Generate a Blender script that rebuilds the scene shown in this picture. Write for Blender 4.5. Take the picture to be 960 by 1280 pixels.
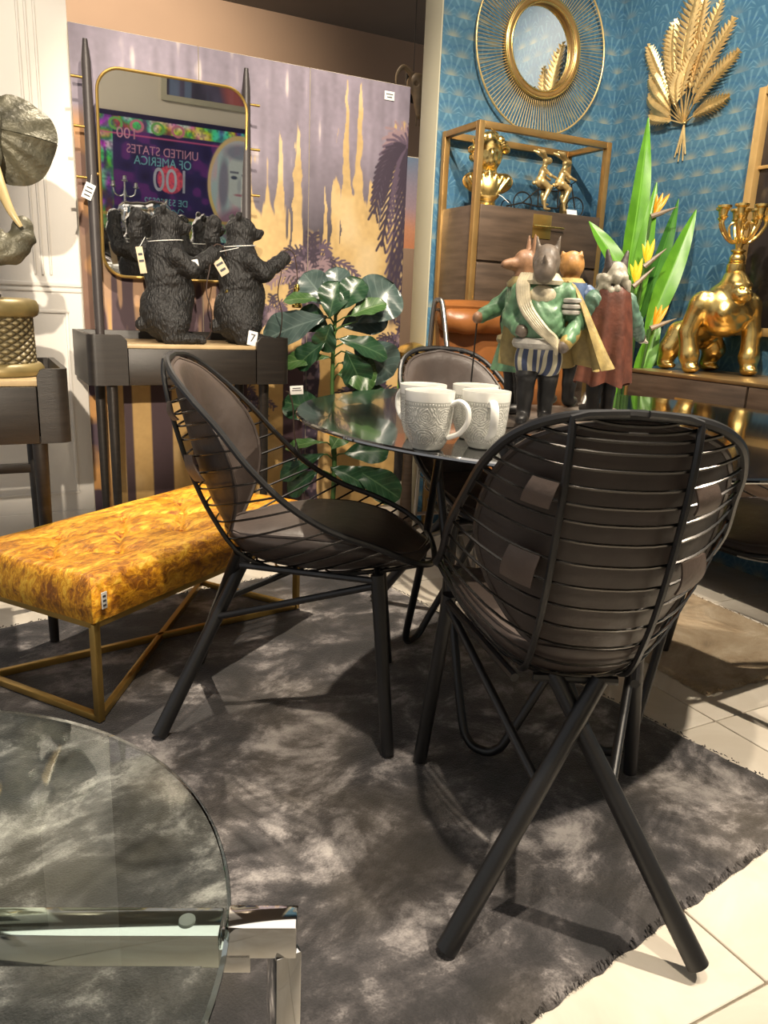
import bpy, bmesh, math, random
import numpy as np
from mathutils import Vector, Matrix, Euler

for o in list(bpy.data.objects):
    bpy.data.objects.remove(o, do_unlink=True)
scene = bpy.context.scene
COL = scene.collection
R = math.radians
PI = math.pi
random.seed(7)
RNG = np.random.default_rng(11)

# ------------------------------------------------------------------ camera
# room axes: x along the back walls, y into the room, camera yawed 28 degrees to the right
F_PX, PITCH, ROLL, YAW, CAM_H = 961.0, R(14.9), R(2.4), R(28), 1.0
_h = Vector((math.sin(YAW), math.cos(YAW), 0)); _r = Vector((math.cos(YAW), -math.sin(YAW), 0)); _z = Vector((0, 0, 1))
_f = _h*math.cos(PITCH) - _z*math.sin(PITCH); _u = _h*math.sin(PITCH) + _z*math.cos(PITCH)
_ri = _r*math.cos(ROLL) + _u*math.sin(ROLL); _ui = _u*math.cos(ROLL) - _r*math.sin(ROLL)
cam_data = bpy.data.cameras.new('camera')
cam_data.sensor_fit = 'VERTICAL'; cam_data.sensor_height = 36.0; cam_data.lens = F_PX/1280*36.0
cam_data.clip_start = 0.05; cam_data.clip_end = 60
cam = bpy.data.objects.new('camera', cam_data)
m3 = Matrix((_ri, _ui, -_f)).transposed()
cam.matrix_world = Matrix.Translation((0, 0, CAM_H)) @ m3.to_4x4()
COL.objects.link(cam); scene.camera = cam

# ------------------------------------------------------------------ world, lights, exposure
scene.view_settings.view_transform = 'Standard'; scene.view_settings.look = 'None'
scene.view_settings.gamma = 1.0; scene.view_settings.use_curve_mapping = False
scene.view_settings.exposure = 0.68
world = bpy.data.worlds.new('world'); scene.world = world; world.use_nodes = True
world.node_tree.nodes['Background'].inputs[0].default_value = (0.95, 0.93, 0.92, 1)
world.node_tree.nodes['Background'].inputs[1].default_value = 0.32

def spot(loc, target, power, size=60, blend=.5, radius=.04, col=(1, .86, .68)):
    l = bpy.data.lights.new('spot_light', 'SPOT'); l.energy = power; l.spot_size = R(size); l.spot_blend = blend
    l.shadow_soft_size = radius; l.color = col
    o = bpy.data.objects.new('aimed_spot', l); COL.objects.link(o); o.location = loc
    o.rotation_euler = (Vector(target)-Vector(loc)).to_track_quat('-Z', 'Y').to_euler()
    return o
def area(loc, target, power, sx, sy, col=(1, .9, .78)):
    l = bpy.data.lights.new('added_fill', 'AREA'); l.energy = power; l.shape = 'RECTANGLE'; l.size = sx; l.size_y = sy; l.color = col
    o = bpy.data.objects.new('added_fill', l); COL.objects.link(o); o.location = loc
    o.rotation_euler = (Vector(target)-Vector(loc)).to_track_quat('-Z', 'Y').to_euler()
    return o
# showroom spots on the ceiling, one low, plus a few added for brightness
spot((0.5, 0.6, 3.1), (1.2, 3.4, 1.25), 330, 38, .5, .03)        # vanity and palm screen
spot((1.0, 0.3, 3.1), (2.2, 3.05, 1.6), 230, 46, .4, .03)         # blue back wall and cabinet
spot((1.0, 1.2, 3.1), (2.75, 2.3, 1.35), 190, 60, .4, .03)        # right wall
spot((-0.42, -1.4, 1.80), (0.22, 3.4, 1.2), 560, 26, .5, .02)    # low spot from behind the photographer on the white wall
spot((0.95, 2.75, 3.1), (0.42, 2.05, 0.35), 270, 42, .5, .03)       # bench
spot((2.3, 0.0, 3.1), (0.95, 1.35, 0.1), 280, 46, .6, .03)        # rug and chairs
spot((0.4, 0.5, 3.1), (0.95, 1.5, 0.5), 170, 46, .5, .03)         # table and left chair
spot((2.0, 0.4, 3.1), (1.9, 1.2, 0), 110, 60, .5, .03)
spot((2.3, 2.0, 3.1), (1.95, 1.5, 0), 200, 46, .5, .03)          # extra spot added to lighten the tan rug            # tile floor
spot((-1.0, 0.2, 3.1), (1.6, -1.6, 1.4), 170, 70, .5, .03)        # wall behind the photographer
spot((1.0, 4.6, 3.1), (0.9, 6.5, 2.4), 210, 110, .8, .1)          # added wash to brighten the brown wall beyond the screen
spot((1.5, 3.9, 3.1), (2.5, 4.8, 1.2), 170, 70, .6, .03)         # added to light up the sunset canvas beyond the partition
area((0.9, 1.3, 3.18), (0.9, 1.3, 0), 20, 2.5, 2.5)  # added soft fill below the ceiling, not a fitted lamp

# ------------------------------------------------------------------ materials
def new_mat(name):
    m = bpy.data.materials.new(name); m.use_nodes = True
    nt = m.node_tree; return m, nt, nt.nodes['Principled BSDF']
def mat(name, col, rough=.5, metal=0.0, var=0.0, scale=8.0, bump=0.0, bscale=40.0, col2=None, spec=.5, stretch=None, coat=0.0, sheen=0.0, detail=4):
    """plain procedural material: noise between two colours, optional fine relief"""
    m, nt, b = new_mat(name)
    b.inputs['Roughness'].default_value = rough; b.inputs['Metallic'].default_value = metal
    b.inputs['Specular IOR Level'].default_value = spec
    if coat: b.inputs['Coat Weight'].default_value = coat; b.inputs['Coat Roughness'].default_value = .1
    if sheen: b.inputs['Sheen Weight'].default_value = sheen; b.inputs['Sheen Roughness'].default_value = .4
    c = (*col, 1)
    b.inputs['Base Color'].default_value = c
    tc = None
    def coord():
        nonlocal tc
        if tc is None:
            t = nt.nodes.new('ShaderNodeTexCoord'); mp = nt.nodes.new('ShaderNodeMapping')
            nt.links.new(t.outputs['Object'], mp.inputs['Vector'])
            if stretch: mp.inputs['Scale'].default_value = stretch
            tc = mp
        return tc.outputs['Vector']
    if var or col2:
        n = nt.nodes.new('ShaderNodeTexNoise'); n.inputs['Scale'].default_value = scale; n.inputs['Detail'].default_value = detail
        nt.links.new(coord(), n.inputs['Vector'])
        rp = nt.nodes.new('ShaderNodeValToRGB')
        if col2 is None: col2 = tuple(max(0, x*(1-var)) for x in col)
        rp.color_ramp.elements[0].position = .36; rp.color_ramp.elements[1].position = .66
        rp.color_ramp.elements[0].color = (*col2, 1); rp.color_ramp.elements[1].color = c
        nt.links.new(n.outputs['Fac'], rp.inputs['Fac']); nt.links.new(rp.outputs['Color'], b.inputs['Base Color'])
    if bump:
        n = nt.nodes.new('ShaderNodeTexNoise'); n.inputs['Scale'].default_value = bscale; n.inputs['Detail'].default_value = 3
        nt.links.new(coord(), n.inputs['Vector'])
        bp = nt.nodes.new('ShaderNodeBump'); bp.inputs['Strength'].default_value = bump; bp.inputs['Distance'].default_value = .01
        nt.links.new(n.outputs['Fac'], bp.inputs['Height']); nt.links.new(bp.outputs['Normal'], b.inputs['Normal'])
    return m
class NX:
    """tiny expression builder for shader math"""
    def __init__(s, nt): s.nt = nt
    def m(s, op, a, b=0.0, c=None):
        n = s.nt.nodes.new('ShaderNodeMath'); n.operation = op
        for i, v in enumerate((a, b, c)):
            if v is None: continue
            if isinstance(v, (int, float)): n.inputs[i].default_value = v
            else: s.nt.links.new(v, n.inputs[i])
        return n.outputs[0]
    def mix(s, f, a, b):
        n = s.nt.nodes.new('ShaderNodeMix'); n.data_type = 'RGBA'
        for k, v in ((0, f), (6, a), (7, b)):
            if isinstance(v, (int, float)): n.inputs[k].default_value = v
            elif isinstance(v, tuple): n.inputs[k].default_value = (*v, 1)
            else: s.nt.links.new(v, n.inputs[k])
        return n.outputs[2]
    def xyz(s, kind='Object'):
        t = s.nt.nodes.new('ShaderNodeTexCoord'); x = s.nt.nodes.new('ShaderNodeSeparateXYZ')
        s.nt.links.new(t.outputs[kind], x.inputs[0]); return t.outputs[kind], x.outputs
    def noise(s, vec, scale, detail=4, rough=.5, dist=0.0):
        n = s.nt.nodes.new('ShaderNodeTexNoise'); n.inputs['Scale'].default_value = scale; n.inputs['Detail'].default_value = detail
        n.inputs['Roughness'].default_value = rough; n.inputs['Distortion'].default_value = dist
        if vec is not None: s.nt.links.new(vec, n.inputs['Vector'])
        return n.outputs['Fac']
    def step(s, x, lo, hi):
        n = s.nt.nodes.new('ShaderNodeMapRange'); n.interpolation_type = 'SMOOTHSTEP'
        s.nt.links.new(x, n.inputs[0]); n.inputs[1].default_value = lo; n.inputs[2].default_value = hi
        return n.outputs[0]
    def bump(s, h, bsdf, strength=.3, dist=.01):
        bp = s.nt.nodes.new('ShaderNodeBump'); bp.inputs['Strength'].default_value = strength; bp.inputs['Distance'].default_value = dist
        s.nt.links.new(h, bp.inputs['Height']); s.nt.links.new(bp.outputs['Normal'], bsdf.inputs['Normal'])
    def vec(s, x, y, z):
        n = s.nt.nodes.new('ShaderNodeCombineXYZ')
        for i, v in enumerate((x, y, z)):
            if isinstance(v, (int, float)): n.inputs[i].default_value = v
            else: s.nt.links.new(v, n.inputs[i])
        return n.outputs[0]
def vcol_mat(name, rough=.6, bump=.15, bscale=300, metal=0, grain=.12, gscale=60):
    """print: colour attribute 'print' with a little fabric grain"""
    m, nt, b = new_mat(name); x = NX(nt)
    a = nt.nodes.new('ShaderNodeVertexColor'); a.layer_name = 'print'
    v, _ = x.xyz()
    n = x.noise(v, gscale, 5)
    k = x.m('ADD', x.m('MULTIPLY', n, grain*2), 1-grain)
    mu = nt.nodes.new('ShaderNodeVectorMath'); mu.operation = 'SCALE'
    nt.links.new(a.outputs['Color'], mu.inputs[0]); nt.links.new(k, mu.inputs['Scale'])
    nt.links.new(mu.outputs[0], b.inputs['Base Color'])
    b.inputs['Roughness'].default_value = rough; b.inputs['Metallic'].default_value = metal
    if bump: x.bump(x.noise(v, bscale, 2), b, bump, .003)
    return m

# ------------------------------------------------------------------ objects and meshes
def tag(o, label=None, cat=None, group=None, kind=None):
    if label: o['label'] = label
    if cat: o['category'] = cat
    if group: o['group'] = group
    if kind: o['kind'] = kind
    return o
def thing(name, label, cat, loc=(0, 0, 0), rotz=0.0, group=None):
    o = bpy.data.objects.new(name, None); COL.objects.link(o); o.empty_display_size = .05
    o.location = loc; o.rotation_euler = (0, 0, rotz)
    return tag(o, label, cat, group)
def copy_tree(o, parent=None):
    c = o.copy(); COL.objects.link(c); c.parent = parent
    for ch in o.children: copy_tree(ch, c)
    return c
def mesh_obj(name, me, material, parent=None):
    o = bpy.data.objects.new(name, me); COL.objects.link(o)
    if material: me.materials.append(material)
    if parent: o.parent = parent
    return o
def frames(pts, closed=False):
    P = [Vector(p) for p in pts]; n = len(P); T = []
    for i in range(n):
        a = P[(i-1) % n] if (closed or i > 0) else P[i]
        b = P[(i+1) % n] if (closed or i < n-1) else P[i]
        d = b-a; T.append(d.normalized() if d.length > 1e-9 else Vector((0, 0, 1)))
    up = Vector((0, 0, 1)) if abs(T[0].z) < .9 else Vector((1, 0, 0))
    N = (up-T[0]*up.dot(T[0])).normalized(); out = []
    for i in range(n):
        N = N-T[i]*N.dot(T[i])
        if N.length < 1e-6: N = T[i].orthogonal()
        N.normalize(); out.append((P[i], N.copy(), T[i].cross(N)))
    return out
def spline(pts, n=8, closed=False):
    """Catmull-Rom through the points, n samples per span"""
    P = [np.array(p, float) for p in pts]; k = len(P); out = []
    rng = range(k) if closed else range(k-1)
    for i in rng:
        p0 = P[(i-1) % k] if (closed or i > 0) else P[0]; p1 = P[i]; p2 = P[(i+1) % k]
        p3 = P[(i+2) % k] if (closed or i+2 < k) else P[-1]
        for j in range(n):
            t = j/n
            out.append(.5*((2*p1)+(-p0+p2)*t+(2*p0-5*p1+4*p2-p3)*t*t+(-p0+3*p1-3*p2+p3)*t**3))
    if not closed: out.append(P[-1])
    return [tuple(q) for q in out]
class MB:
    def __init__(s): s.v = []; s.f = []
    def add(s, verts, faces, mx=None):
        k = len(s.v)
        s.v += [tuple(mx @ Vector(v)) if mx else tuple(v) for v in verts]
        s.f += [tuple(i+k for i in f) for f in faces]; return s
    def box(s, c, size, bevel=0.0, rot=None, seg=2):
        bm = bmesh.new(); bmesh.ops.create_cube(bm, size=1.0)
        for v in bm.verts: v.co = Vector((v.co.x*size[0], v.co.y*size[1], v.co.z*size[2]))
        if bevel: bmesh.ops.bevel(bm, geom=bm.edges[:], offset=bevel, segments=seg, affect='EDGES', profile=.5)
        bm.verts.index_update()
        mx = Matrix.Translation(c)
        if rot is not None: mx = mx @ Euler(rot).to_matrix().to_4x4()
        s.add([v.co for v in bm.verts], [[v.index for v in f.verts] for f in bm.faces], mx); bm.free(); return s
    def bar(s, a, b, w, h, bevel=0.0, up=(0, 0, 1)):
        """square bar from a to b"""
        a, b = Vector(a), Vector(b); d = b-a; L = d.length; z = d.normalized(); up = Vector(up)
        if abs(z.dot(up)) > .95: up = Vector((0, 1, 0))
        x = up.cross(z).normalized(); y = z.cross(x)
        mx = Matrix((x, y, z)).transposed().to_4x4(); mx.translation = (a+b)/2
        t = MB().box((0, 0, 0), (w, h, L), bevel); s.add(t.v, t.f, mx); return s
    def tube(s, pts, r, n=8, closed=False, caps=True, flat=1.0):
        fr = frames(pts, closed); k = len(fr); rr = r if hasattr(r, '__len__') else [r]*k
        vs = []; fs = []
        for i, (p, N, B) in enumerate(fr):
            for j in range(n):
                a = 2*PI*j/n; vs.append(p+(N*math.cos(a)*flat+B*math.sin(a))*rr[i])
        for i in range(k if closed else k-1):
            for j in range(n):
                a = i*n+j; b = i*n+(j+1) % n; c = ((i+1) % k)*n+(j+1) % n; d = ((i+1) % k)*n+j
                fs.append((a, b, c, d))
        if caps and not closed:
            fs.append(tuple(range(n))[::-1]); fs.append(tuple((k-1)*n+j for j in range(n)))
        s.add(vs, fs); return s
    def lathe(s, prof, n=32, c=(0, 0, 0), mod=None):
        vs = []; fs = []; k = len(prof)
        for (r, z) in prof:
            for j in range(n):
                a = 2*PI*j/n; q = mod(a, z) if mod else 1
                vs.append((c[0]+r*q*math.cos(a), c[1]+r*q*math.sin(a), c[2]+z))
        for i in range(k-1):
            for j in range(n):
                fs.append((i*n+j, i*n+(j+1) % n, (i+1)*n+(j+1) % n, (i+1)*n+j))
        if prof[0][0] > 1e-4: fs.append(tuple(range(n))[::-1])
        if prof[-1][0] > 1e-4: fs.append(tuple((k-1)*n+j for j in range(n)))
        s.add(vs, fs); return s
    def prism(s, poly, z0, z1, mx=None):
        n = len(poly); vs = [(x, y, z0) for x, y in poly]+[(x, y, z1) for x, y in poly]
        fs = [tuple(range(n))[::-1], tuple(range(n, 2*n))]+[(i, (i+1) % n, n+(i+1) % n, n+i) for i in range(n)]
        s.add(vs, fs, mx); return s
    def ball(s, c, r, nu=12, nv=8, rot=None):
        r = r if hasattr(r, '__len__') else (r, r, r)
        vs = []; fs = []
        mx = Matrix.Translation(c)
        if rot is not None: mx = mx @ Euler(rot).to_matrix().to_4x4()
        for i in range(nv+1):
            t = PI*i/nv
            for j in range(nu):
                a = 2*PI*j/nu; vs.append((r[0]*math.sin(t)*math.cos(a), r[1]*math.sin(t)*math.sin(a), r[2]*math.cos(t)))
        for i in range(nv):
            for j in range(nu):
                fs.append((i*nu+j, (i+1)*nu+j, (i+1)*nu+(j+1) % nu, i*nu+(j+1) % nu))
        s.add(vs, fs, mx); return s
    def grid(s, fn, nu, nv, closed_u=False):
        """surface fn(u, v) with u, v in 0..1"""
        vs = []; fs = []; cu = nu if closed_u else nu+1
        for j in range(nv+1):
            for i in range(cu): vs.append(fn(i/nu, j/nv))
        for j in range(nv):
            for i in range(nu):
                a = j*cu+i; b = j*cu+(i+1) % cu; fs.append((a, b, b+cu, a+cu))
        s.add(vs, fs); return s
    def sheet(s, fn, nu, nv, th):
        """a grid given thickness along its normals"""
        P = np.array([[fn(i/nu, j/nv) for i in range(nu+1)] for j in range(nv+1)], float)
        du = np.gradient(P, axis=1); dv = np.gradient(P, axis=0); N = np.cross(du, dv)
        N /= np.maximum(np.linalg.norm(N, axis=2, keepdims=True), 1e-9)
        A = (P+N*th/2).reshape(-1, 3); B = (P-N*th/2).reshape(-1, 3); k = len(A); w = nu+1; fs = []
        for j in range(nv):
            for i in range(nu):
                a = j*w+i; fs.append((a, a+1, a+1+w, a+w)); fs.append((k+a, k+a+w, k+a+1+w, k+a+1))
        ring = [i for i in range(nu)]+[j*w+nu for j in range(nv)]+[nv*w+i for i in range(nu, 0, -1)]+[j*w for j in range(nv, 0, -1)]
        for i in range(len(ring)):
            a, b = ring[i], ring[(i+1) % len(ring)]; fs.append((b, a, k+a, k+b))
        s.add([tuple(q) for q in A]+[tuple(q) for q in B], fs); return s
    def mesh(s, name='mesh', smooth=40, fix=True):
        me = bpy.data.meshes.new(name); me.from_pydata(s.v, [], s.f); me.validate()
        if fix:
            bm = bmesh.new(); bm.from_mesh(me); bmesh.ops.remove_doubles(bm, verts=bm.verts[:], dist=1e-6)
            bmesh.ops.recalc_face_normals(bm, faces=bm.faces[:]); bm.to_mesh(me); bm.free()
        if smooth:
            me.polygons.foreach_set('use_smooth', [True]*len(me.polygons)); me.set_sharp_from_angle(angle=R(smooth))
        me.update(); return me
    def build(s, name, material, parent=None, smooth=40, fix=True):
        return mesh_obj(name, s.mesh(name, smooth, fix), material, parent)
def text_obj(name, body, size, mx, material, parent=None, extrude=.0008, align='CENTER'):
    cu = bpy.data.curves.new(name, 'FONT'); cu.body = body; cu.size = size; cu.extrude = extrude; cu.align_x = align; cu.align_y = 'CENTER'
    t = bpy.data.objects.new(name, cu); COL.objects.link(t)
    dg = bpy.context.evaluated_depsgraph_get(); me = bpy.data.meshes.new_from_object(t.evaluated_get(dg))
    bpy.data.objects.remove(t, do_unlink=True)
    me.transform(mx); return mesh_obj(name, me, material, parent)

# ------------------------------------------------------------------ organic shapes: smooth union of capsules and ellipsoids, surface nets
def blob(prims, vox, k=.01, noise=None):
    """prims: ('c',a,ra,b,rb) tapered capsule, ('e',c,(rx,ry,rz),euler) ellipsoid; a trailing '-' cuts; optional own k"""
    lo = np.array([1e9]*3); hi = -lo; items = []
    for p in prims:
        if p[0][0] == 'c':
            a, b = np.array(p[1], float), np.array(p[3], float); rm = max(p[2], p[4])
            l, h = np.minimum(a, b)-rm, np.maximum(a, b)+rm
        else:
            c = np.array(p[1], float); rm = max(p[2]); l, h = c-rm, c+rm
        items.append((p, l, h))
        if not p[0].endswith('-'): lo = np.minimum(lo, l); hi = np.maximum(hi, h)
    lo = lo-4*vox-k; hi = hi+4*vox+k
    n = np.ceil((hi-lo)/vox).astype(int)+1
    V = np.full(n, 10*vox+2*k)
    for p, l, h in items:
        cut = p[0].endswith('-'); kk = k
        if p[0][0] == 'c' and len(p) > 5: kk = p[5]
        if p[0][0] == 'e' and len(p) > 4: kk = p[4]
        mg = kk+3*vox
        i0 = np.clip(((l-mg-lo)/vox).astype(int), 0, n-1); i1 = np.clip(((h+mg-lo)/vox).astype(int)+2, 1, n)
        sl = tuple(slice(a, b) for a, b in zip(i0, i1))
        ax = [lo[d]+np.arange(i0[d], i1[d])*vox for d in range(3)]
        X, Y, Z = np.meshgrid(*ax, indexing='ij')
        if p[0][0] == 'c':
            a, b = np.array(p[1], float), np.array(p[3], float); ab = b-a; L = max(ab@ab, 1e-12)
            h_ = np.clip(((X-a[0])*ab[0]+(Y-a[1])*ab[1]+(Z-a[2])*ab[2])/L, 0, 1)
            d = np.sqrt((X-a[0]-h_*ab[0])**2+(Y-a[1]-h_*ab[1])**2+(Z-a[2]-h_*ab[2])**2)-(p[2]+h_*(p[4]-p[2]))
        else:
            c = p[1]; r = np.array(p[2], float); Xc, Yc, Zc = X-c[0], Y-c[1], Z-c[2]
            if len(p) > 3 and p[3] is not None:
                m_ = np.array(Euler(p[3]).to_matrix().transposed())
                Xc, Yc, Zc = (m_[q][0]*Xc+m_[q][1]*Yc+m_[q][2]*Zc for q in range(3))
            k0 = np.sqrt((Xc/r[0])**2+(Yc/r[1])**2+(Zc/r[2])**2); k1 = np.sqrt((Xc/r[0]**2)**2+(Yc/r[1]**2)**2+(Zc/r[2]**2)**2)
            d = np.where(k1 > 1e-9, k0*(k0-1)/np.maximum(k1, 1e-9), -r.min())
        W = V[sl]
        if cut:
            hh = np.clip(.5-.5*(W+d)/kk, 0, 1); V[sl] = W*(1-hh)+(-d)*hh+kk*hh*(1-hh)
        else:
            hh = np.clip(.5+.5*(d-W)/kk, 0, 1); V[sl] = d*(1-hh)+W*hh-kk*hh*(1-hh)
    if noise:
        X, Y, Z = np.meshgrid(*[lo[d]+np.arange(n[d])*vox for d in range(3)], indexing='ij')
        V = V+noise(X, Y, Z)
    return surface_nets(V, lo, vox)
def surface_nets(V, lo, vox):
    neg = V < 0; n = np.array(V.shape)
    cs = np.zeros(n-1, int); sm = np.zeros((*(n-1), 3)); cnt = np.zeros(n-1)
    corners = [(i, j, k) for i in (0, 1) for j in (0, 1) for k in (0, 1)]
    def sub(A, c): return A[c[0]:c[0]+n[0]-1, c[1]:c[1]+n[1]-1, c[2]:c[2]+n[2]-1]
    for a in range(3):
        for c in corners:
            if c[a]: continue
            d = list(c); d[a] = 1
            va, vb = sub(V, c), sub(V, d); x = (va < 0) != (vb < 0)
            t = np.where(x, va/np.where(x, va-vb, 1), 0)
            for q in range(3): sm[..., q] += np.where(x, c[q]+(t if q == a else 0), 0)
            cnt += x
    act = cnt > 0; idx = -np.ones(n-1, int); idx[act] = np.arange(act.sum())
    ii = np.argwhere(act); pts = lo+(ii+sm[act]/cnt[act][:, None])*vox
    quads = []
    for a in range(3):
        b, c = (a+1) % 3, (a+2) % 3
        s0 = [slice(1, -1)]*3; s0[a] = slice(0, -1); s1 = list(s0); s1[a] = slice(1, None)
        A, B = neg[tuple(s0)], neg[tuple(s1)]
        for flip, msk in ((False, A & ~B), (True, ~A & B)):
            w = np.argwhere(msk)
            if not len(w): continue
            w = w+1; w[:, a] -= 1
            def cell(db, dc):
                q = w.copy(); q[:, b] += db; q[:, c] += dc; return idx[q[:, 0], q[:, 1], q[:, 2]]
            Q = np.stack([cell(-1, -1), cell(0, -1), cell(0, 0), cell(-1, 0)], 1)
            quads.append(Q[:, ::-1] if flip else Q)
    Q = np.concatenate(quads); Q = Q[(Q >= 0).all(1)]
    me = bpy.data.meshes.new('blob')
    me.vertices.add(len(pts)); me.vertices.foreach_set('co', pts.astype(np.float32).ravel())
    me.loops.add(len(Q)*4); me.loops.foreach_set('vertex_index', Q.astype(np.int32).ravel())
    me.polygons.add(len(Q)); me.polygons.foreach_set('loop_start', np.arange(len(Q), dtype=np.int32)*4)
    me.update(calc_edges=True); me.validate()
    me.polygons.foreach_set('use_smooth', [True]*len(me.polygons)); me.update(); return me
def organic(name, prims, vox, material, parent=None, k=.01, noise=None):
    return mesh_obj(name, blob(prims, vox, k, noise), material, parent)
def chain(pts, rad, tagc='c'):
    return [(tagc, pts[i], rad[i], pts[i+1], rad[i+1]) for i in range(len(pts)-1)]
def fbm(X, Y, Z, f, seed=0):
    s = seed*1.7
    return (np.sin(X*f+s)*np.sin(Y*f*1.13+1.3+s)*np.sin(Z*f*.91+2.1)+.5*np.sin(X*f*2.3+.4)*np.sin(Y*f*2.1+s)*np.sin(Z*f*2.6+1.9))
def paint_grid(P, fn, nu, nv):
    """vertex-coloured flat print; P(u,v)->xyz, fn(U,V)->rgb array"""
    U, V = np.meshgrid(np.linspace(0, 1, nu+1), np.linspace(0, 1, nv+1))
    pts = P(U.ravel(), V.ravel()); w = nu+1
    a = (np.arange(nv)[:, None]*w+np.arange(nu)[None]).ravel(); Q = np.stack([a, a+1, a+1+w, a+w], 1)
    me = bpy.data.meshes.new('print')
    me.vertices.add(len(pts)); me.vertices.foreach_set('co', pts.astype(np.float32).ravel())
    me.loops.add(len(Q)*4); me.loops.foreach_set('vertex_index', Q.astype(np.int32).ravel())
    me.polygons.add(len(Q)); me.polygons.foreach_set('loop_start', np.arange(len(Q), dtype=np.int32)*4)
    me.update(calc_edges=True)
    col = fn(U.ravel(), V.ravel()); c4 = np.ones((len(pts), 4), np.float32); c4[:, :3] = np.clip(col, 0, 1)
    at = me.color_attributes.new('print', 'FLOAT_COLOR', 'POINT'); at.data.foreach_set('color', c4.ravel())
    return me
# ================================================================== THE ROOM
def wallpaper_mat():
    m, nt, b = new_mat('peacock_wallpaper'); x = NX(nt)
    vec, o = x.xyz('Object')
    W, Hh = .100, .072
    along = x.m('ADD', o[0], o[1])
    v = x.m('DIVIDE', o[2], Hh); row = x.m('FLOOR', v)
    par = x.m('FLOORED_MODULO', row, 2.0)
    u = x.m('ADD', x.m('DIVIDE', along, W), x.m('MULTIPLY', par, .5))
    fu = x.m('SUBTRACT', x.m('FRACT', u), .5); fv = x.m('FRACT', v)
    ang = x.m('ARCTAN2', fu, x.m('ADD', fv, .12))
    rad = x.m('SQRT', x.m('ADD', x.m('MULTIPLY', fu, fu), x.m('MULTIPLY', fv, fv)))
    n1 = x.noise(vec, 26, 4, .6); n2 = x.noise(vec, 3.5, 3)
    stroke = x.m('SINE', x.m('ADD', x.m('MULTIPLY', ang, 17.0), x.m('MULTIPLY', n1, 3.0)))
    line = x.m('MULTIPLY', x.step(stroke, .2, .95), x.step(rad, .1, .5))
    edge = x.step(x.m('ABSOLUTE', x.m('SUBTRACT', rad, .62)), .10, .0)
    base = x.mix(x.step(n2, .35, .65), (.030, .100, .175), (.050, .138, .215))
    base = x.mix(x.m('MULTIPLY', edge, .55), base, (.018, .085, .19))
    c1 = x.mix(x.m('MULTIPLY', x.m('MULTIPLY', line, x.step(n1, .3, .6)), .42), base, (.15, .30, .38))
    ochre = x.m('MULTIPLY', x.m('MULTIPLY', x.step(rad, .5, .0), x.step(n2, .40, .60)), .42)  # blotchy ochre print at the fan centres
    c2 = x.mix(ochre, c1, (.42, .38, .20))
    nt.links.new(c2, b.inputs['Base Color']); b.inputs['Roughness'].default_value = .55
    x.bump(line, b, .15, .002)
    return m
def floor_tile_mat():
    m, nt, b = new_mat('cream_tile'); x = NX(nt); v, o = x.xyz('Object')
    n = x.noise(v, 2.2, 6, .6, 1.2)
    c = x.mix(x.step(n, .35, .7), (.62, .56, .47), (.76, .71, .62))
    nt.links.new(c, b.inputs['Base Color']); b.inputs['Roughness'].default_value = .16
    return m
M = {}
M['paper'] = wallpaper_mat()
M['tile'] = floor_tile_mat()
M['grout'] = mat('grout', (.55, .49, .41), .8, var=.2)
M['white_wall'] = mat('white_paint', (.72, .69, .64), .5, var=.03, scale=3, bump=.03, bscale=80)
M['end_grey'] = mat('sage_grey_paint', (.42, .40, .30), .6, var=.08, scale=3)
M['brown_wall'] = mat('brown_paint', (.36, .24, .16), .8, var=.12, scale=1.2)
M['ceiling'] = mat('ceiling_paint', (.13, .11, .09), .85, var=.1, scale=2)
M['rear_wall'] = mat('rear_wall_paint', (.62, .57, .47), .7, var=.05, scale=2)
M['black_panel'] = mat('black_panel', (.012, .012, .013), .4, var=.2)

def struct(name, mb, m, parent=None, smooth=30):
    o = mb.build(name, m, parent, smooth); o['kind'] = 'structure'; return o
fl = struct('floor', MB().box((1.6, 1.8, -.06), (7.2, 9.6, .1)), M['grout'])
tile_me = MB().box((0, 0, 0), (.596, .596, .012), .0015, seg=1).mesh('floor_tile', 30)
tile_me.materials.append(M['tile'])
for i in range(-3, 8):
    for j in range(-1, 7):
        t = bpy.data.objects.new('floor_tile', tile_me); COL.objects.link(t); t.parent = fl
        t.location = (.12+i*.6, .272+j*.6, -.006)

struct('wall_back', MB().box((2.275, 3.12, 1.6), (.95, .14, 3.2)), M['paper'])
trim = struct('trim_1', MB().box((1.7965, 3.12, 1.6), (.006, .1405, 3.2), .002), M['end_grey'])
struct('wall_right', MB().box((2.80, 1.0, 1.6), (.1, 4.1, 3.2)), M['paper'])
wl = struct('wall_left', MB().box((-.35, 3.50, 1.6), (1.51, .10, 3.2)), M['white_wall'])
# raised mouldings on the white wall
for z, h, d in ((1.035, .016, .016), (1.012, .012, .010)):
    MB().box((-.35, 3.448, z), (1.508, d, h), .003).build('chair_rail', M['white_wall'], wl)
for x in (.235, .262, .292):
    MB().box((x, 3.447, 2.13), (.010, .012, 2.12), .004).build('panel_moulding', M['white_wall'], wl)
for c, sz in (((-.35, 3.447, .93), (1.4, .008, .012)), ((-.35, 3.447, .18), (1.4, .008, .012)), ((.34, 3.447, .555), (.012, .008, .74))):
    MB().box(c, sz, .003).build('lower_moulding', M['white_wall'], wl)
struct('baseboard_left', MB().box((-.35, 3.444, .05), (1.51, .012, .10), .004), M['white_wall'])
struct('wall_far', MB().box((1.6, 6.55, 1.6), (7.2, .1, 3.2)), M['brown_wall'])
struct('ceiling', MB().box((1.6, 1.8, 3.25), (7.2, 9.6, .1)), M['ceiling'])
struct('wall_rear', MB().box((1.6, -1.65, 1.6), (7.2, .1, 3.2)), M['rear_wall'])
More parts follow.
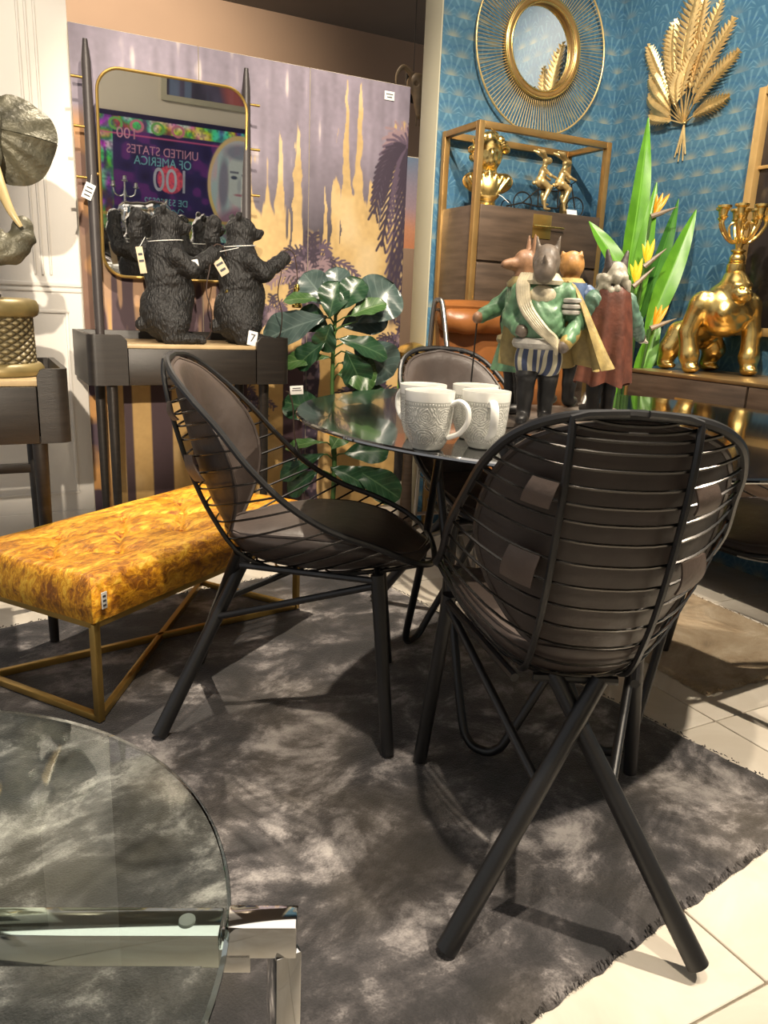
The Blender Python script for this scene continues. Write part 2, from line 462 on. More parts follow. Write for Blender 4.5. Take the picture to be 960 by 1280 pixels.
# ================================================================== RUGS
def rug_mat(name, cols, scale, warp, fine=.5):
    m, nt, b = new_mat(name); x = NX(nt); v, o = x.xyz('Object')
    st = x.vec(x.m('MULTIPLY', o[0], 1.0), x.m('MULTIPLY', o[1], 1.3), o[2])
    n1 = x.noise(st, scale, 7, .68, warp); n2 = x.noise(v, scale*2.6, 4, .6, .6); n3 = x.noise(v, 260, 2)
    f = x.m('ADD', x.m('ADD', x.m('MULTIPLY', n1, .72), x.m('MULTIPLY', n2, .28)), x.m('MULTIPLY', x.m('SUBTRACT', n3, .5), .16*fine))
    rp = nt.nodes.new('ShaderNodeValToRGB'); el = rp.color_ramp.elements
    while len(el) < len(cols): el.new(.5)
    for e, (p, c) in zip(el, cols): e.position = p; e.color = (*c, 1)
    nt.links.new(f, rp.inputs['Fac'])
    tint = x.mix(x.m('MULTIPLY', x.step(x.noise(v, 2.1, 3), .45, .7), .35), rp.outputs['Color'], x.mix(.5, rp.outputs['Color'], (.16, .12, .06)))
    nt.links.new(tint, b.inputs['Base Color'])
    b.inputs['Roughness'].default_value = .75; b.inputs['Sheen Weight'].default_value = .25; b.inputs['Sheen Roughness'].default_value = .5
    x.bump(x.m('ADD', n3, x.m('MULTIPLY', n2, 1.5)), b, .5, .006)
    return m
M['rug'] = rug_mat('grey_rug', [(.40, (.0095, .0088, .010)), (.465, (.024, .0215, .0235)), (.52, (.066, .0595, .061)), (.565, (.20, .184, .182)), (.63, (.43, .40, .385))], 4.2, .45)
M['rug_beige'] = rug_mat('beige_rug', [(.34, (.16, .11, .06)), (.46, (.34, .25, .15)), (.55, (.42, .33, .22)), (.66, (.58, .49, .36))], 3.0, 1.5)
def make_rug(name, label, c, a, w, l, th, m, nx, ny):
    t = thing(name, label, 'rug', (c[0], c[1], 0), a)
    def top(u, v):
        X, Y = (u-.5)*w, (v-.5)*l; e = min(u, 1-u)*w; g = min(v, 1-v)*l; q = min(1, min(e, g)/.02)
        jit = (1-q)*.004
        return (X+random.uniform(-jit, jit), Y+random.uniform(-jit, jit), .002+(th-.002)*math.sqrt(max(q, .0))+.0012*math.sin(X*41+3*math.sin(Y*17))*q)
    MB().grid(top, nx, ny).build('pile', m, t, 60, False)
    MB().box((0, 0, .002), (w-.01, l-.01, .003)).build('backing', m, t)
    # frayed pile along the edges
    fz = MB()
    per = int((w+l)*2/.006)
    for i in range(per):
        s = random.random()*(2*(w+l))
        if s < w: p, n = (s-w/2, -l/2), (0, -1)
        elif s < w+l: p, n = (w/2, s-w-l/2), (1, 0)
        elif s < 2*w+l: p, n = (s-w-l-w/2, l/2), (0, 1)
        else: p, n = (-w/2, s-2*w-l-l/2), (-1, 0)
        q = random.uniform(.002, .012); ln = random.uniform(.002, .006); tx = (-n[1], n[0]); wd = .0022; sk = random.uniform(-.006, .006)
        b0 = (p[0]-n[0]*q, p[1]-n[1]*q); z0 = th*random.uniform(.5, .95)
        fz.add([(b0[0]-tx[0]*wd, b0[1]-tx[1]*wd, z0), (b0[0]+tx[0]*wd, b0[1]+tx[1]*wd, z0), (b0[0], b0[1], z0+.003), (b0[0]+n[0]*(ln+q)+tx[0]*sk, b0[1]+n[1]*(ln+q)+tx[1]*sk, .001+z0*.3)],
               [(0, 1, 3), (1, 2, 3), (2, 0, 3), (0, 2, 1)])
    f = fz.build('fringe', m, t, 0, False); f['kind'] = 'stuff'
    return t
# rug turned 9 degrees against the tiles
_ra = R(9); _ex = Vector((math.cos(_ra), math.sin(_ra))); _ey = Vector((-math.sin(_ra), math.cos(_ra)))
_c = Vector((1.528, .815)) - _ex*1.5 + _ey*.93
make_rug('dark_rug', 'dark grey distressed pile rug under the wire chairs', (_c.x, _c.y), _ra, 3.0, 1.86, .014, M['rug'], 150, 90)
make_rug('beige_rug', 'tan beige patterned rug lying under the right wire chair', (2.01, 1.69), R(-1), .60, .84, .012, M['rug_beige'], 60, 60)
# ================================================================== DINING SET
M['black_metal'] = mat('black_powder_metal', (.010, .010, .011), .38, .0, spec=.6, bump=.02, bscale=200)
M['chrome_wire'] = mat('black_wire', (.11, .105, .10), .26, 1.0)
M['leather'] = mat('brown_leather', (.074, .056, .048), .42, var=.35, scale=7, bump=.18, bscale=28, spec=.5)
M['strap'] = mat('strap_leather', (.13, .095, .078), .5, var=.2, scale=20, bump=.1, bscale=120)

# shell of the wire chair: rim and spine, forward is +y
RIM = [(0.0, -.258, .862), (.088, -.249, .855), (.148, -.222, .828), (.183, -.172, .780), (.202, -.114, .722), (.221, -.050, .650), (.226, .03, .576), (.230, .12, .524), (.226, .22, .490), (.205, .305, .452), (.12, .352, .427), (0.0, .362, .420)]
SPI = [(0.0, -.258, .862), (0, -.261, .843), (0, -.261, .812), (0, -.252, .750), (0, -.237, .685), (0, -.210, .597), (0, -.170, .505), (0, -.105, .412), (0, .00, .376), (0, .15, .378), (0, .30, .402), (0.0, .362, .420)]
RIMS = np.array(spline(RIM, 10)); SPIS = np.array(spline(SPI, 10)); NT = len(RIMS)-1
def shell(t, w):
    """t 0 back top .. 1 seat front, w -1..1 across"""
    q = min(max(t, 0), 1)*NT; i = min(int(q), NT-1); f = q-i
    r = RIMS[i]*(1-f)+RIMS[i+1]*f; s = SPIS[i]*(1-f)+SPIS[i+1]*f
    k = abs(w)**2.3; lat = r[0]*math.copysign(abs(w)**.92, w)
    return np.array((lat, s[1]+(r[1]-s[1])*k, s[2]+(r[2]-s[2])*k))
def shell_n(t, w):
    e = .004; a = shell(t+e, w)-shell(t-e, w); b = shell(t, min(w+e, 1))-shell(t, max(w-e, -1))
    n = np.cross(b, a); n /= max(np.linalg.norm(n), 1e-9)
    c = np.array((0, .12, .72)); return n if n@(c-shell(t, w)) > 0 else -n
def pad(t0, t1, wmax, off, th, lift=None):
    """cushion lying inside the shell over an oval of (t, w)"""
    nr, na = 12, 44; tm, th_ = (t0+t1)/2, (t1-t0)/2; top = []; bot = []
    for i in range(nr+1):
        rr = i/nr
        for j in range(na):
            a = 2*PI*j/na; ca, sa = math.cos(a), math.sin(a); pw = .86
            t = tm+th_*rr*math.copysign(abs(ca)**pw, ca); w = wmax*rr*math.copysign(abs(sa)**pw, sa)
            p = shell(t, w); n = shell_n(t, w); h = off+(lift(t, w) if lift else 0)
            e = math.sqrt(max(0, 1-rr**6))
            top.append(p+n*(h+th*e)); bot.append(p+n*h)
    m = MB(); f = []
    for i in range(nr):
        for j in range(na):
            a = i*na+j; b = i*na+(j+1) % na; f.append((a, b, b+na, a+na))
    m.add(top, f); m.add(bot, [q[::-1] for q in f])
    edge = [tuple((np.array(top[nr*na+j])+np.array(bot[nr*na+j]))/2) for j in range(na)]
    return m, edge
def make_wire_chair():
    t = thing('wire_chair', 'chair', 'chair')
    full = [tuple(p) for p in RIMS]+[(-p[0], p[1], p[2]) for p in RIMS[::-1][1:-1]]
    MB().tube(full, .0075, 8, closed=True).build('rim', M['black_metal'], t)
    for k in range(1, 25):
        tt = .035+k/25*.94; n = 18
        MB().tube([tuple(shell(tt, -1+2*i/n)) for i in range(n+1)], .0026, 5).build('wire', M['chrome_wire'], t)
    for sx in (-1, 1):
        pts = []
        for i in range(41):
            tt = .018+(.985-.018)*i/40; q = shell(tt, 0.0); hw = np.interp(tt*NT, range(NT+1), RIMS[:, 0])
            w = min(.082/max(hw, .083), 1.0)**(1/.92)
            p = shell(tt, sx*w); pts.append(tuple(p-shell_n(tt, sx*w)*.006))
        MB().tube(pts, .0056, 7).build('spine_wire', M['black_metal'], t)
    m, e = pad(.042, .60, .93, .010, .022, lambda a, w: .010*max(0, 1-((a-.36)/.26)**2)*(1-abs(w)))
    bp = m.build('back_cushion', M['leather'], t, 60); MB().tube(e, .005, 6, closed=True).build('piping', M['leather'], bp)
    def lift(a, w):
        p = shell(a, w); zt = np.interp(p[1], [-.12, -.03, .06, .16, .25, .33, .36], [.468, .488, .496, .492, .470, .436, .422])
        return max(.030, (zt-p[2])*.96+.004)
    m, e = pad(.575, .982, .90, .006, 0, None)
    nr, na = 14, 52; top = []; bot = []
    for i in range(nr+1):
        r_ = i/nr
        for j in range(na):
            a = 2*PI*j/na; ca, sa = math.cos(a), math.sin(a)
            tt = .782+.200*r_*math.copysign(abs(ca)**.86, ca); w = .90*r_*math.copysign(abs(sa)**.86, sa)
            p = shell(tt, w); n = shell_n(tt, w); q = p+n*.006; h = lift(tt, w); ed = math.sqrt(max(0, 1-r_**8))
            top.append((q[0], q[1], q[2]+h*(.25+.75*ed))); bot.append(tuple(q))
    m = MB(); f = [(i*na+j, i*na+(j+1) % na, (i+1)*na+(j+1) % na, (i+1)*na+j) for i in range(nr) for j in range(na)]
    m.add(top, f); m.add(bot, [q[::-1] for q in f])
    m.add([top[nr*na+j] for j in range(na)]+[bot[nr*na+j] for j in range(na)], [(j, (j+1) % na, na+(j+1) % na, na+j) for j in range(na)])
    sp = m.build('seat_cushion', M['leather'], t, 60)
    MB().tube([top[(nr-1)*na+j] for j in range(na)], .004, 6, closed=True).build('piping', M['leather'], sp)
    for (tt, w) in ((.285, .56), (.285, -.56), (.435, .52), (.435, -.52)):
        st = MB()
        def fn(u, v, tt=tt, w=w):
            a = tt+(v-.5)*.058; b = w+(u-.5)*.19; p = shell(a, b)-shell_n(a, b)*(.008+.006*math.sin(PI*v)); return tuple(p)
        st.sheet(fn, 6, 8, .0035); st.build('strap', M['strap'], t, 50)
    # undercarriage: two straight front legs, a crossed pair behind, side stays
    for sx in (-1, 1):
        MB().tube([(sx*.195, .225, .418), (sx*.235, .265, .004)], [.0150, .0155], 14).build('front_leg', M['black_metal'], t)
        dy = .010*sx
        MB().tube([(-sx*.036, -.095+dy, .408), (sx*.198, -.265, .005)], [.0150, .0180], 14).build('rear_leg', M['black_metal'], t)
        MB().tube([(sx*.198, .228, .395), (sx*.058, -.166, .245)], .0085, 10).build('side_stay', M['black_metal'], t)
        MB().tube([(sx*.20, .225, .405), (sx*.10, -.09, .396)], .008, 8).build('seat_rail', M['black_metal'], t)
    MB().tube([(-.20, .225, .412), (.20, .225, .412)], .008, 8).build('seat_rail', M['black_metal'], t)
    MB().tube([(-.07, -.09, .400), (.07, -.09, .400)], .008, 8).build('seat_rail', M['black_metal'], t)
    return t
chair0 = make_wire_chair()
chair_spots = [((.884, .956), 60.5, 'black wire chair seen from behind showing four leather straps'),
               ((.628, 1.685), -27.3, 'black wire chair in profile beside the orange velvet bench'),
               ((1.345, 1.95), -92, 'black wire chair half hidden behind the mugs on the glass table'),
               ((2.03, 1.25), 172, 'black wire chair with its back to the brass edged sideboard')]
for i, (c, a, lab) in enumerate(chair_spots):
    o = chair0 if i == 0 else copy_tree(chair0)
    o.location = (c[0], c[1], .0158); o.rotation_euler = (0, 0, R(a-90)); o['label'] = lab; o['group'] = 'wire chairs around the round glass table'

# ---- round table
def glass_mat(name, col, rough=0.0, tint=1.0):
    m, nt, b = new_mat(name); b.inputs['Base Color'].default_value = (*col, 1); b.inputs['Roughness'].default_value = rough
    b.inputs['Transmission Weight'].default_value = tint; b.inputs['IOR'].default_value = 1.5; return m
M['smoked'] = mat('smoked_black_glass', (.004, .004, .005), .02, spec=1.0, coat=1.0)
M['smoked'].node_tree.nodes['Principled BSDF'].inputs['IOR'].default_value = 2.3
TC = Vector((1.32, 1.475)); TZ = .752
tab = thing('round_table', 'round table with black smoked glass top and bent tube base', 'table', (TC.x, TC.y, .0158))
rr = .70
MB().lathe([(0, TZ-.024), (rr-.004, TZ-.024), (rr, TZ-.021), (rr, TZ-.017), (rr-.004, TZ-.014), (0, TZ-.014)], 96).build('glass_top', M['smoked'], tab, 30)
for k, (deg, rs_) in enumerate(((209, 1.0), (119, 1.06), (29, 1.0), (255, .82))):
    a = R(deg)
    def P(rad, tang, z):
        rad *= rs_; return (math.cos(a)*rad-math.sin(a)*tang, math.sin(a)*rad+math.cos(a)*tang, z)
    pts = [P(.20, .30, TZ-.028), P(.31, .165, .34), P(.40, .065, .075), P(.415, .035, .022), P(.42, 0, .011), P(.415, -.035, .022), P(.40, -.065, .075), P(.31, -.165, .34), P(.20, -.30, TZ-.028)]
    MB().tube(spline(pts, 6), .0105, 10).build('bent_leg', M['black_metal'], tab)
    MB().lathe([(0, -.004), (.03, -.004), (.03, 0), (0, 0)], 16, P(.20, .30, TZ-.026)).build('glass_pad', M['black_metal'], tab)
MB().tube([(.22*math.cos(R(i*7.5)), .22*math.sin(R(i*7.5)), .60) for i in range(48)], .008, 8, closed=True).build('ring', M['black_metal'], tab)
# ================================================================== BENCH
def velvet_mat():
    m, nt, b = new_mat('crushed_velvet'); x = NX(nt); v, o = x.xyz('Object')
    st = x.vec(x.m('MULTIPLY', o[0], 1.0), x.m('MULTIPLY', o[1], 2.6), x.m('MULTIPLY', o[2], 1.6))
    n1 = x.noise(st, 30, 8, .72, .9); n2 = x.noise(st, 9, 4, .6, .5)
    f = x.m('ADD', x.m('MULTIPLY', n1, .62), x.m('MULTIPLY', n2, .38))
    rp = nt.nodes.new('ShaderNodeValToRGB'); el = rp.color_ramp.elements; el.new(.5); el.new(.6)
    for e, (p, c) in zip(el, [(.41, (.22, .060, .001)), (.47, (.50, .18, .003)), (.53, (.80, .36, .010)), (.60, (.98, .60, .06))]): e.position = p; e.color = (*c, 1)
    nt.links.new(f, rp.inputs['Fac']); nt.links.new(rp.outputs['Color'], b.inputs['Base Color'])
    b.inputs['Roughness'].default_value = .42; b.inputs['Sheen Weight'].default_value = .6; b.inputs['Sheen Roughness'].default_value = .35
    b.inputs['Sheen Tint'].default_value = (1, .62, .12, 1)
    x.bump(n1, b, .5, .015)
    return m
M['velvet'] = velvet_mat()
M['brass'] = mat('satin_brass', (.52, .34, .10), .32, .85, var=.12, scale=14, bump=.02)
M['label_white'] = mat('label_paper', (.85, .84, .80), .6, var=.04, scale=30)
M['ink'] = mat('label_ink', (.05, .05, .06), .7, var=.1)
A_ = Vector((.188, 1.748)); B_ = Vector((.874, 2.236))
D1 = (B_-A_).normalized(); BL = (B_-A_).length+.02; D2 = Vector((-D1.y, D1.x)); BW = .42
bench = thing('velvet_bench', 'orange crushed velvet bench with buttoned top on brass frame', 'bench', (A_.x, A_.y, .0158), math.atan2(D1.y, D1.x))
z0, z1 = .262, .372
tufts = [(.18+.235*i, .105+.21*j) for i in range(3) for j in range(2)]+[(.065+.235*i, .21) for i in range(4)]
def btop(u, v):
    X, Y = -.012+u*(BL+.024), -.012+v*(BW+.024)
    e = min(min(u, 1-u)*(BL+.024), min(v, 1-v)*(BW+.024)); edge = math.sqrt(max(0, 1-max(0, 1-e/.022)**2))
    h = z1-.022+.022*edge+.010*math.sin(PI*u)*math.sin(PI*v)
    for (a, b) in tufts:
        d = math.hypot(X-a, Y-b); h -= .016*math.exp(-(d/.022)**2)+.010*math.exp(-(d/.07)**2)
    for i, (a, b) in enumerate(tufts):
        for (c, d_) in tufts[i+1:]:
            L = math.hypot(a-c, b-d_)
            if L < .17:
                s = max(0, min(1, ((X-a)*(c-a)+(Y-b)*(d_-b))/(L*L))); q = math.hypot(X-a-s*(c-a), Y-b-s*(d_-b)); h -= .012*math.exp(-(q/.008)**2)
    return (X, Y, h)
cu = MB().grid(btop, 110, 54)
per = [(-.012, -.012), (BL+.012, -.012), (BL+.012, BW+.012), (-.012, BW+.012)]
ring_top = [btop(i/110, 0) for i in range(110)]+[btop(1, j/54) for j in range(54)]+[btop(1-i/110, 1) for i in range(110)]+[btop(0, 1-j/54) for j in range(54)]
n = len(ring_top); vs = []; L4 = 8
for k in range(L4+1):
    q = k/L4; bul = .010*math.sin(PI*q)
    for (X, Y, Z) in ring_top:
        cx, cy = X-BL/2, Y-BW/2
        vs.append((X+bul*max(-1, min(1, cx/(BL/2)*4)) if abs(cx) > BL/2 else X, Y+bul*math.copysign(1, cy) if abs(cy) > BW/2 else Y, Z*(1-q)+z0*q))
fs = [(k*n+i, k*n+(i+1) % n, (k+1)*n+(i+1) % n, (k+1)*n+i) for k in range(L4) for i in range(n)]
fs.append(tuple(L4*n+i for i in range(n)))
cu.add(vs, fs)
cush = cu.build('cushion', M['velvet'], bench, 50)
for (a, b) in tufts:
    MB().ball((a, b, z1-.016+.010*math.sin(PI*a/BL)*math.sin(PI*b/BW)), (.008, .008, .004), 10, 6).build('button', M['velvet'], cush)
tb = .018; fr = MB()
zf = z0-.011
c4 = [(.009, .009), (BL-.009, .009), (BL-.009, BW-.009), (.009, BW-.009)]
for i in range(4):
    a, b = c4[i], c4[(i+1) % 4]; fr.bar((*a, zf), (*b, zf), tb, tb+.002, .001)
fr.build('top_frame', M['brass'], bench)
for a in c4: MB().bar((*a, .001), (*a, zf), tb, tb, .001).build('leg', M['brass'], bench)
for i, j in ((3, 0), (1, 2)): MB().bar((*c4[i], .0095), (*c4[j], .0095), tb, .016, .001).build('foot_bar', M['brass'], bench)
MB().bar((*c4[0], .011), (*c4[2], .011), .016, .018, .001).build('cross_bar', M['brass'], bench)
MB().bar((*c4[1], .011), (*c4[3], .011), .016, .018, .001).build('cross_bar', M['brass'], bench)
lb = MB().box((.012, -.0245, .315), (.016, .0015, .040), .0004).build('care_label', M['label_white'], bench)
for k in range(3): MB().box((.012, -.0256, .303+k*.011), (.009, .0006, .005)).build('print_mark', M['ink'], lb)

# ================================================================== GLASS COFFEE TABLE
def clear_glass():
    m, nt, b = new_mat('clear_glass'); b.inputs['Base Color'].default_value = (.93, .98, .96, 1); b.inputs['Roughness'].default_value = 0
    b.inputs['Transmission Weight'].default_value = 1; b.inputs['IOR'].default_value = 1.55
    va = nt.nodes.new('ShaderNodeVolumeAbsorption'); va.inputs['Color'].default_value = (.55, .85, .74, 1); va.inputs['Density'].default_value = 13.0
    nt.links.new(va.outputs[0], nt.nodes['Material Output'].inputs['Volume']); return m
M['glass'] = clear_glass()
M['chrome'] = mat('polished_chrome', (.80, .79, .77), .06, 1.0, var=.02)
GC = Vector((-.239, .752)); GZ = .42; GR = .437
gt = thing('glass_coffee_table', 'round clear glass coffee table on polished chrome square tube frame', 'table', (GC.x, GC.y, .0158))
MB().lathe([(0, GZ-.026), (GR-.004, GZ-.026), (GR, GZ-.022), (GR, GZ-.018), (GR-.004, GZ-.014), (0, GZ-.014)], 128).build('glass_top', M['glass'], gt, 30)
# crossed square tube frame: each arm runs out past the glass and steps down to the floor
for a in (R(-25), R(65), R(155), R(245)):
    ca, sa = math.cos(a), math.sin(a); off = .048
    def Q(r, z): return (ca*r-sa*off, sa*r+ca*off, z)
    MB().bar(Q(-.02, GZ-.046), Q(GR-.012, GZ-.046), .036, .036, .001).build('arm', M['chrome'], gt)
    en = MB(); en.bar(Q(GR-.006, GZ-.034), Q(GR+.062, GZ-.034), .030, .036, .0012)
    en.bar(Q(GR+.049, .0), Q(GR+.049, GZ-.050), .026, .030, .0012)
    en.bar(Q(GR-.03, GZ-.058), Q(GR+.018, GZ-.058), .030, .022, .001)
    en.build('leg', M['chrome'], gt)
    MB().lathe([(0, 0), (.008, 0), (.008, .003), (0, .003)], 20, Q(GR-.045, GZ-.0285)).build('glass_pad', M['label_white'], gt)
# ================================================================== PALM SCREEN
def dist_poly(X, Z, pts):
    d = np.full(X.shape, 9.0)
    for (a, b) in zip(pts[:-1], pts[1:]):
        ax, az, bx, bz = *a, *b; L = max((bx-ax)**2+(bz-az)**2, 1e-12)
        h = np.clip(((X-ax)*(bx-ax)+(Z-az)*(bz-az))/L, 0, 1); d = np.minimum(d, np.hypot(X-ax-h*(bx-ax), Z-az-h*(bz-az)))
    return d
def vnoise(X, Z, f, seed):
    """value noise on a lattice"""
    g = np.random.default_rng(seed).random((64, 64)); x = X*f; z = Z*f
    i = np.floor(x).astype(int); j = np.floor(z).astype(int); u = x-i; v = z-j; u = u*u*(3-2*u); v = v*v*(3-2*v)
    q = lambda a, b: g[a % 64, b % 64]
    return (q(i, j)*(1-u)+q(i+1, j)*u)*(1-v)+(q(i, j+1)*(1-u)+q(i+1, j+1)*u)*v
def lay(C, m, col): return C*(1-m[:, None])+np.array(col)*m[:, None]
def soft(d, r, e=.003): return np.clip((r-d)/e+.5, 0, 1)
def palm_print(X, Z):
    n1 = vnoise(X, Z, 9, 1); n2 = vnoise(X, Z*.15, 46, 2); n3 = vnoise(X, Z, 60, 3); n4 = vnoise(X, Z, 24, 5)
    C = np.array((.47, .325, .14))[None]*(.78+.30*n1+.16*n3)[:, None]
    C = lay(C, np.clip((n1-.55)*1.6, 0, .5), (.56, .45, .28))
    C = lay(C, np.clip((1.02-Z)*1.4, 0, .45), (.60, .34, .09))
    # hanging purple-grey canopy with gold tongues
    bx = [.3, .42, .52, .60, .70, .80, .90, 1.0, 1.08, 1.13, 1.16, 1.20, 1.232, 1.25, 1.27, 1.285, 1.297, 1.312, 1.33, 1.34, 1.43, 1.445, 1.465, 1.495, 1.522, 1.535, 1.572, 1.603, 1.635, 1.66, 1.685, 1.70, 1.72, 1.74, 1.79, 1.82, 1.9]
    bz = [1.3, 1.2, 1.25, 1.1, 1.3, 1.15, 1.3, 1.2, 1.58, 1.38, 1.46, 1.36, 1.72, 1.36, 1.47, 1.24, 1.76, 1.88, 1.43, 1.28, 1.28, 1.56, 1.27, 1.68, 1.36, 1.92, 1.52, 1.87, 1.47, 1.55, 1.49, 1.60, 1.52, 1.62, 1.72, 1.80, 1.86]
    n5 = vnoise(X, Z*.05, 75, 9); zb = np.interp(X+.012*(n4-.5), bx, bz)+.34*(n2-.5)*np.clip(n1*2, .3, 1)+.16*(n5-.5); up = np.clip((Z-zb)/.03+.5, 0, 1)
    pur = np.array((.215, .185, .235))[None]*(.72+.45*n2+.12*n3)[:, None]
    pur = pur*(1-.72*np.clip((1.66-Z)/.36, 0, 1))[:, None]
    pur = lay(pur, np.clip((n2-.80)*4, 0, .75)*np.clip((n1-.3)*3, 0, 1), (.62, .54, .50))
    C = C*(1-up[:, None])+pur*up[:, None]
    dark = (.036, .024, .042); mid = (.085, .058, .092); rose = (.24, .165, .185)
    tr = soft(np.abs(X-1.385-.004*np.sin(Z*30)), .045)*np.clip((1.34-Z)/.1, 0, 1)
    C = lay(C, tr, dark); C = lay(C, tr*np.clip((n3-.55)*3, 0, .8)*np.clip((1.1-Z)*6, 0, 1), rose)
    def frond(C, p0, p1, p2, r, n, leaf, ang, col):
        T = np.linspace(0, 1, 13); cv = [((1-t)**2*p0[0]+2*t*(1-t)*p1[0]+t*t*p2[0], (1-t)**2*p0[1]+2*t*(1-t)*p1[1]+t*t*p2[1]) for t in T]
        C = lay(C, soft(dist_poly(X, Z, cv), r), col)
        for k in range(n):
            t = (k+.5)/n; i = min(int(t*12), 11); a = np.array(cv[i]); b = np.array(cv[i+1]); p = a+(b-a)*(t*12-i); d = (b-a)/np.linalg.norm(b-a)
            for s in (-1, 1):
                c_, s_ = math.cos(ang), math.sin(ang)*s; e = np.array((d[0]*c_-d[1]*s_, d[0]*s_+d[1]*c_)); L = leaf*(.55+.45*math.sin(PI*min(1, t+.15)))
                q = p+e*L; q[1] -= .3*L
                w = np.hypot(X-p[0], Z-p[1]) < L*1.6
                if w.any():
                    sub = np.where(w)[0]; m = soft(dist_poly(X[sub], Z[sub], [tuple(p), tuple((p+q)/2+np.array((0, .1*L))), tuple(q)]), r*.8); C[sub] = lay(C[sub], m, col)
        return C
    # right palm
    rx, rz = 1.85, 1.72
    for (p1, p2, col) in [((1.80, 1.86), (1.75, 1.62), rose), ((1.78, 1.78), (1.70, 1.50), mid), ((1.74, 1.72), (1.69, 1.42), dark), ((1.80, 1.70), (1.735, 1.28), dark), ((1.82, 1.60), (1.78, 1.12), mid), ((1.86, 1.5), (1.80, .95), dark), ((1.88, 1.5), (1.85, 1.0), dark), ((1.90, 1.9), (1.95, 1.6), mid)]:
        C = frond(C, (rx, rz), p1, p2, .007, 16, .085, .55, col)
    core = soft(np.abs(X-1.835+.03*np.sin(Z*7)), .038, .02)*np.clip((1.44-Z)/.1, 0, 1)*np.clip((Z-.84)/.08, 0, 1)*np.clip((n2-.25)*4, 0, 1); C = lay(C, core*.9, dark)
    # palm heads low down
    for (cx, cz, sc, cc) in [(1.385, 1.16, 1.0, mid), (1.39, 1.10, .9, rose), (1.86, .80, .9, mid), (1.20, .93, .7, mid), (1.70, .58, .9, dark), (.56, .98, .8, dark), (1.05, .55, .7, mid)]:
        for k in range(9):
            a = R(-20+k*27.5); L = sc*(.15+.05*math.sin(k*2.1)); p1 = (cx+L*.75*math.cos(a), cz+L*.85*math.sin(a)+.05*sc); p2 = (cx+L*1.2*math.cos(a), cz+L*.75*math.sin(a)-.045*sc)
            C = frond(C, (cx, cz), p1, p2, .006*sc, 9, .045*sc, .8, cc if k % 2 else dark)
        C = lay(C, soft(np.hypot(X-cx, Z-cz), .06*sc, .03)*np.clip((n3-.35)*3, 0, 1), rose)
    # dark thicket behind the mirror's foot with flame-like streaks
    th = np.clip((1.13-Z)/.05, 0, 1)*np.clip((Z-.80)/.02, 0, 1)*np.clip((1.12-X)/.06, 0, 1)
    C = lay(C, th, (.065, .035, .045)); fl = np.clip((n2-.52)*7, 0, 1)*th; C = lay(C, fl, (.40, .24, .14)); C = lay(C, th*np.clip((n2-.72)*9, 0, 1)*np.clip((1.0-Z)*8, 0, 1), (.62, .34, .10))
    lf = np.clip((.48-X)/.02, 0, 1)*np.clip((1.70-Z)/.1, 0, 1); C = lay(C, lf*.9, (.16, .08, .05)); C = lay(C, lf*np.clip((vnoise(X*.4, Z, 9, 8)-.5)*6, 0, 1), (.55, .27, .08))
    # trunks near the floor
    for (x, w) in [(.555, .018), (.695, .045), (.84, .013), (1.06, .02), (1.30, .05)]:
        C = lay(C, soft(np.abs(X-x), w, .004)*np.clip((.80-Z)/.02, 0, 1), (.055, .028, .035))
    C = lay(C, np.clip((.47-X)/.02, 0, 1)*np.clip((.72-Z)*20, 0, 1)*np.clip((n4-.35)*5, 0, 1), (.07, .04, .06))
    return C
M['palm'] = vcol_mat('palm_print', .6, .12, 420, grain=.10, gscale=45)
M['oak_edge'] = mat('canvas_edge', (.62, .55, .42), .7, var=.1)
screen = thing('palm_screen', 'tall folding screen printed with purple grey and gold palms', 'screen', (0, 3.4, .0))
ex = [.400, .885, 1.364, 1.855]; SH = 1.972
for i in range(3):
    a, b = ex[i]+.0015, ex[i+1]-.0015
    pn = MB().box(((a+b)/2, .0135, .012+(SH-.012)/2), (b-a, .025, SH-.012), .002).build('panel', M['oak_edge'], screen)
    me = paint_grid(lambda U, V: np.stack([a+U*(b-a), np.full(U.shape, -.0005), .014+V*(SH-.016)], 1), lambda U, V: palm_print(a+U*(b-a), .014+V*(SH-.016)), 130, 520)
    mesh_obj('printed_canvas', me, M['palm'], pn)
tg = MB().box((1.745, -.004, 1.918), (.050, .002, .036), .0005).build('price_card', M['label_white'], screen)
for k in range(2): MB().box((1.745, -.0056, 1.924-.012*k), (.034-.008*k, .001, .004)).build('print_mark', M['ink'], tg)

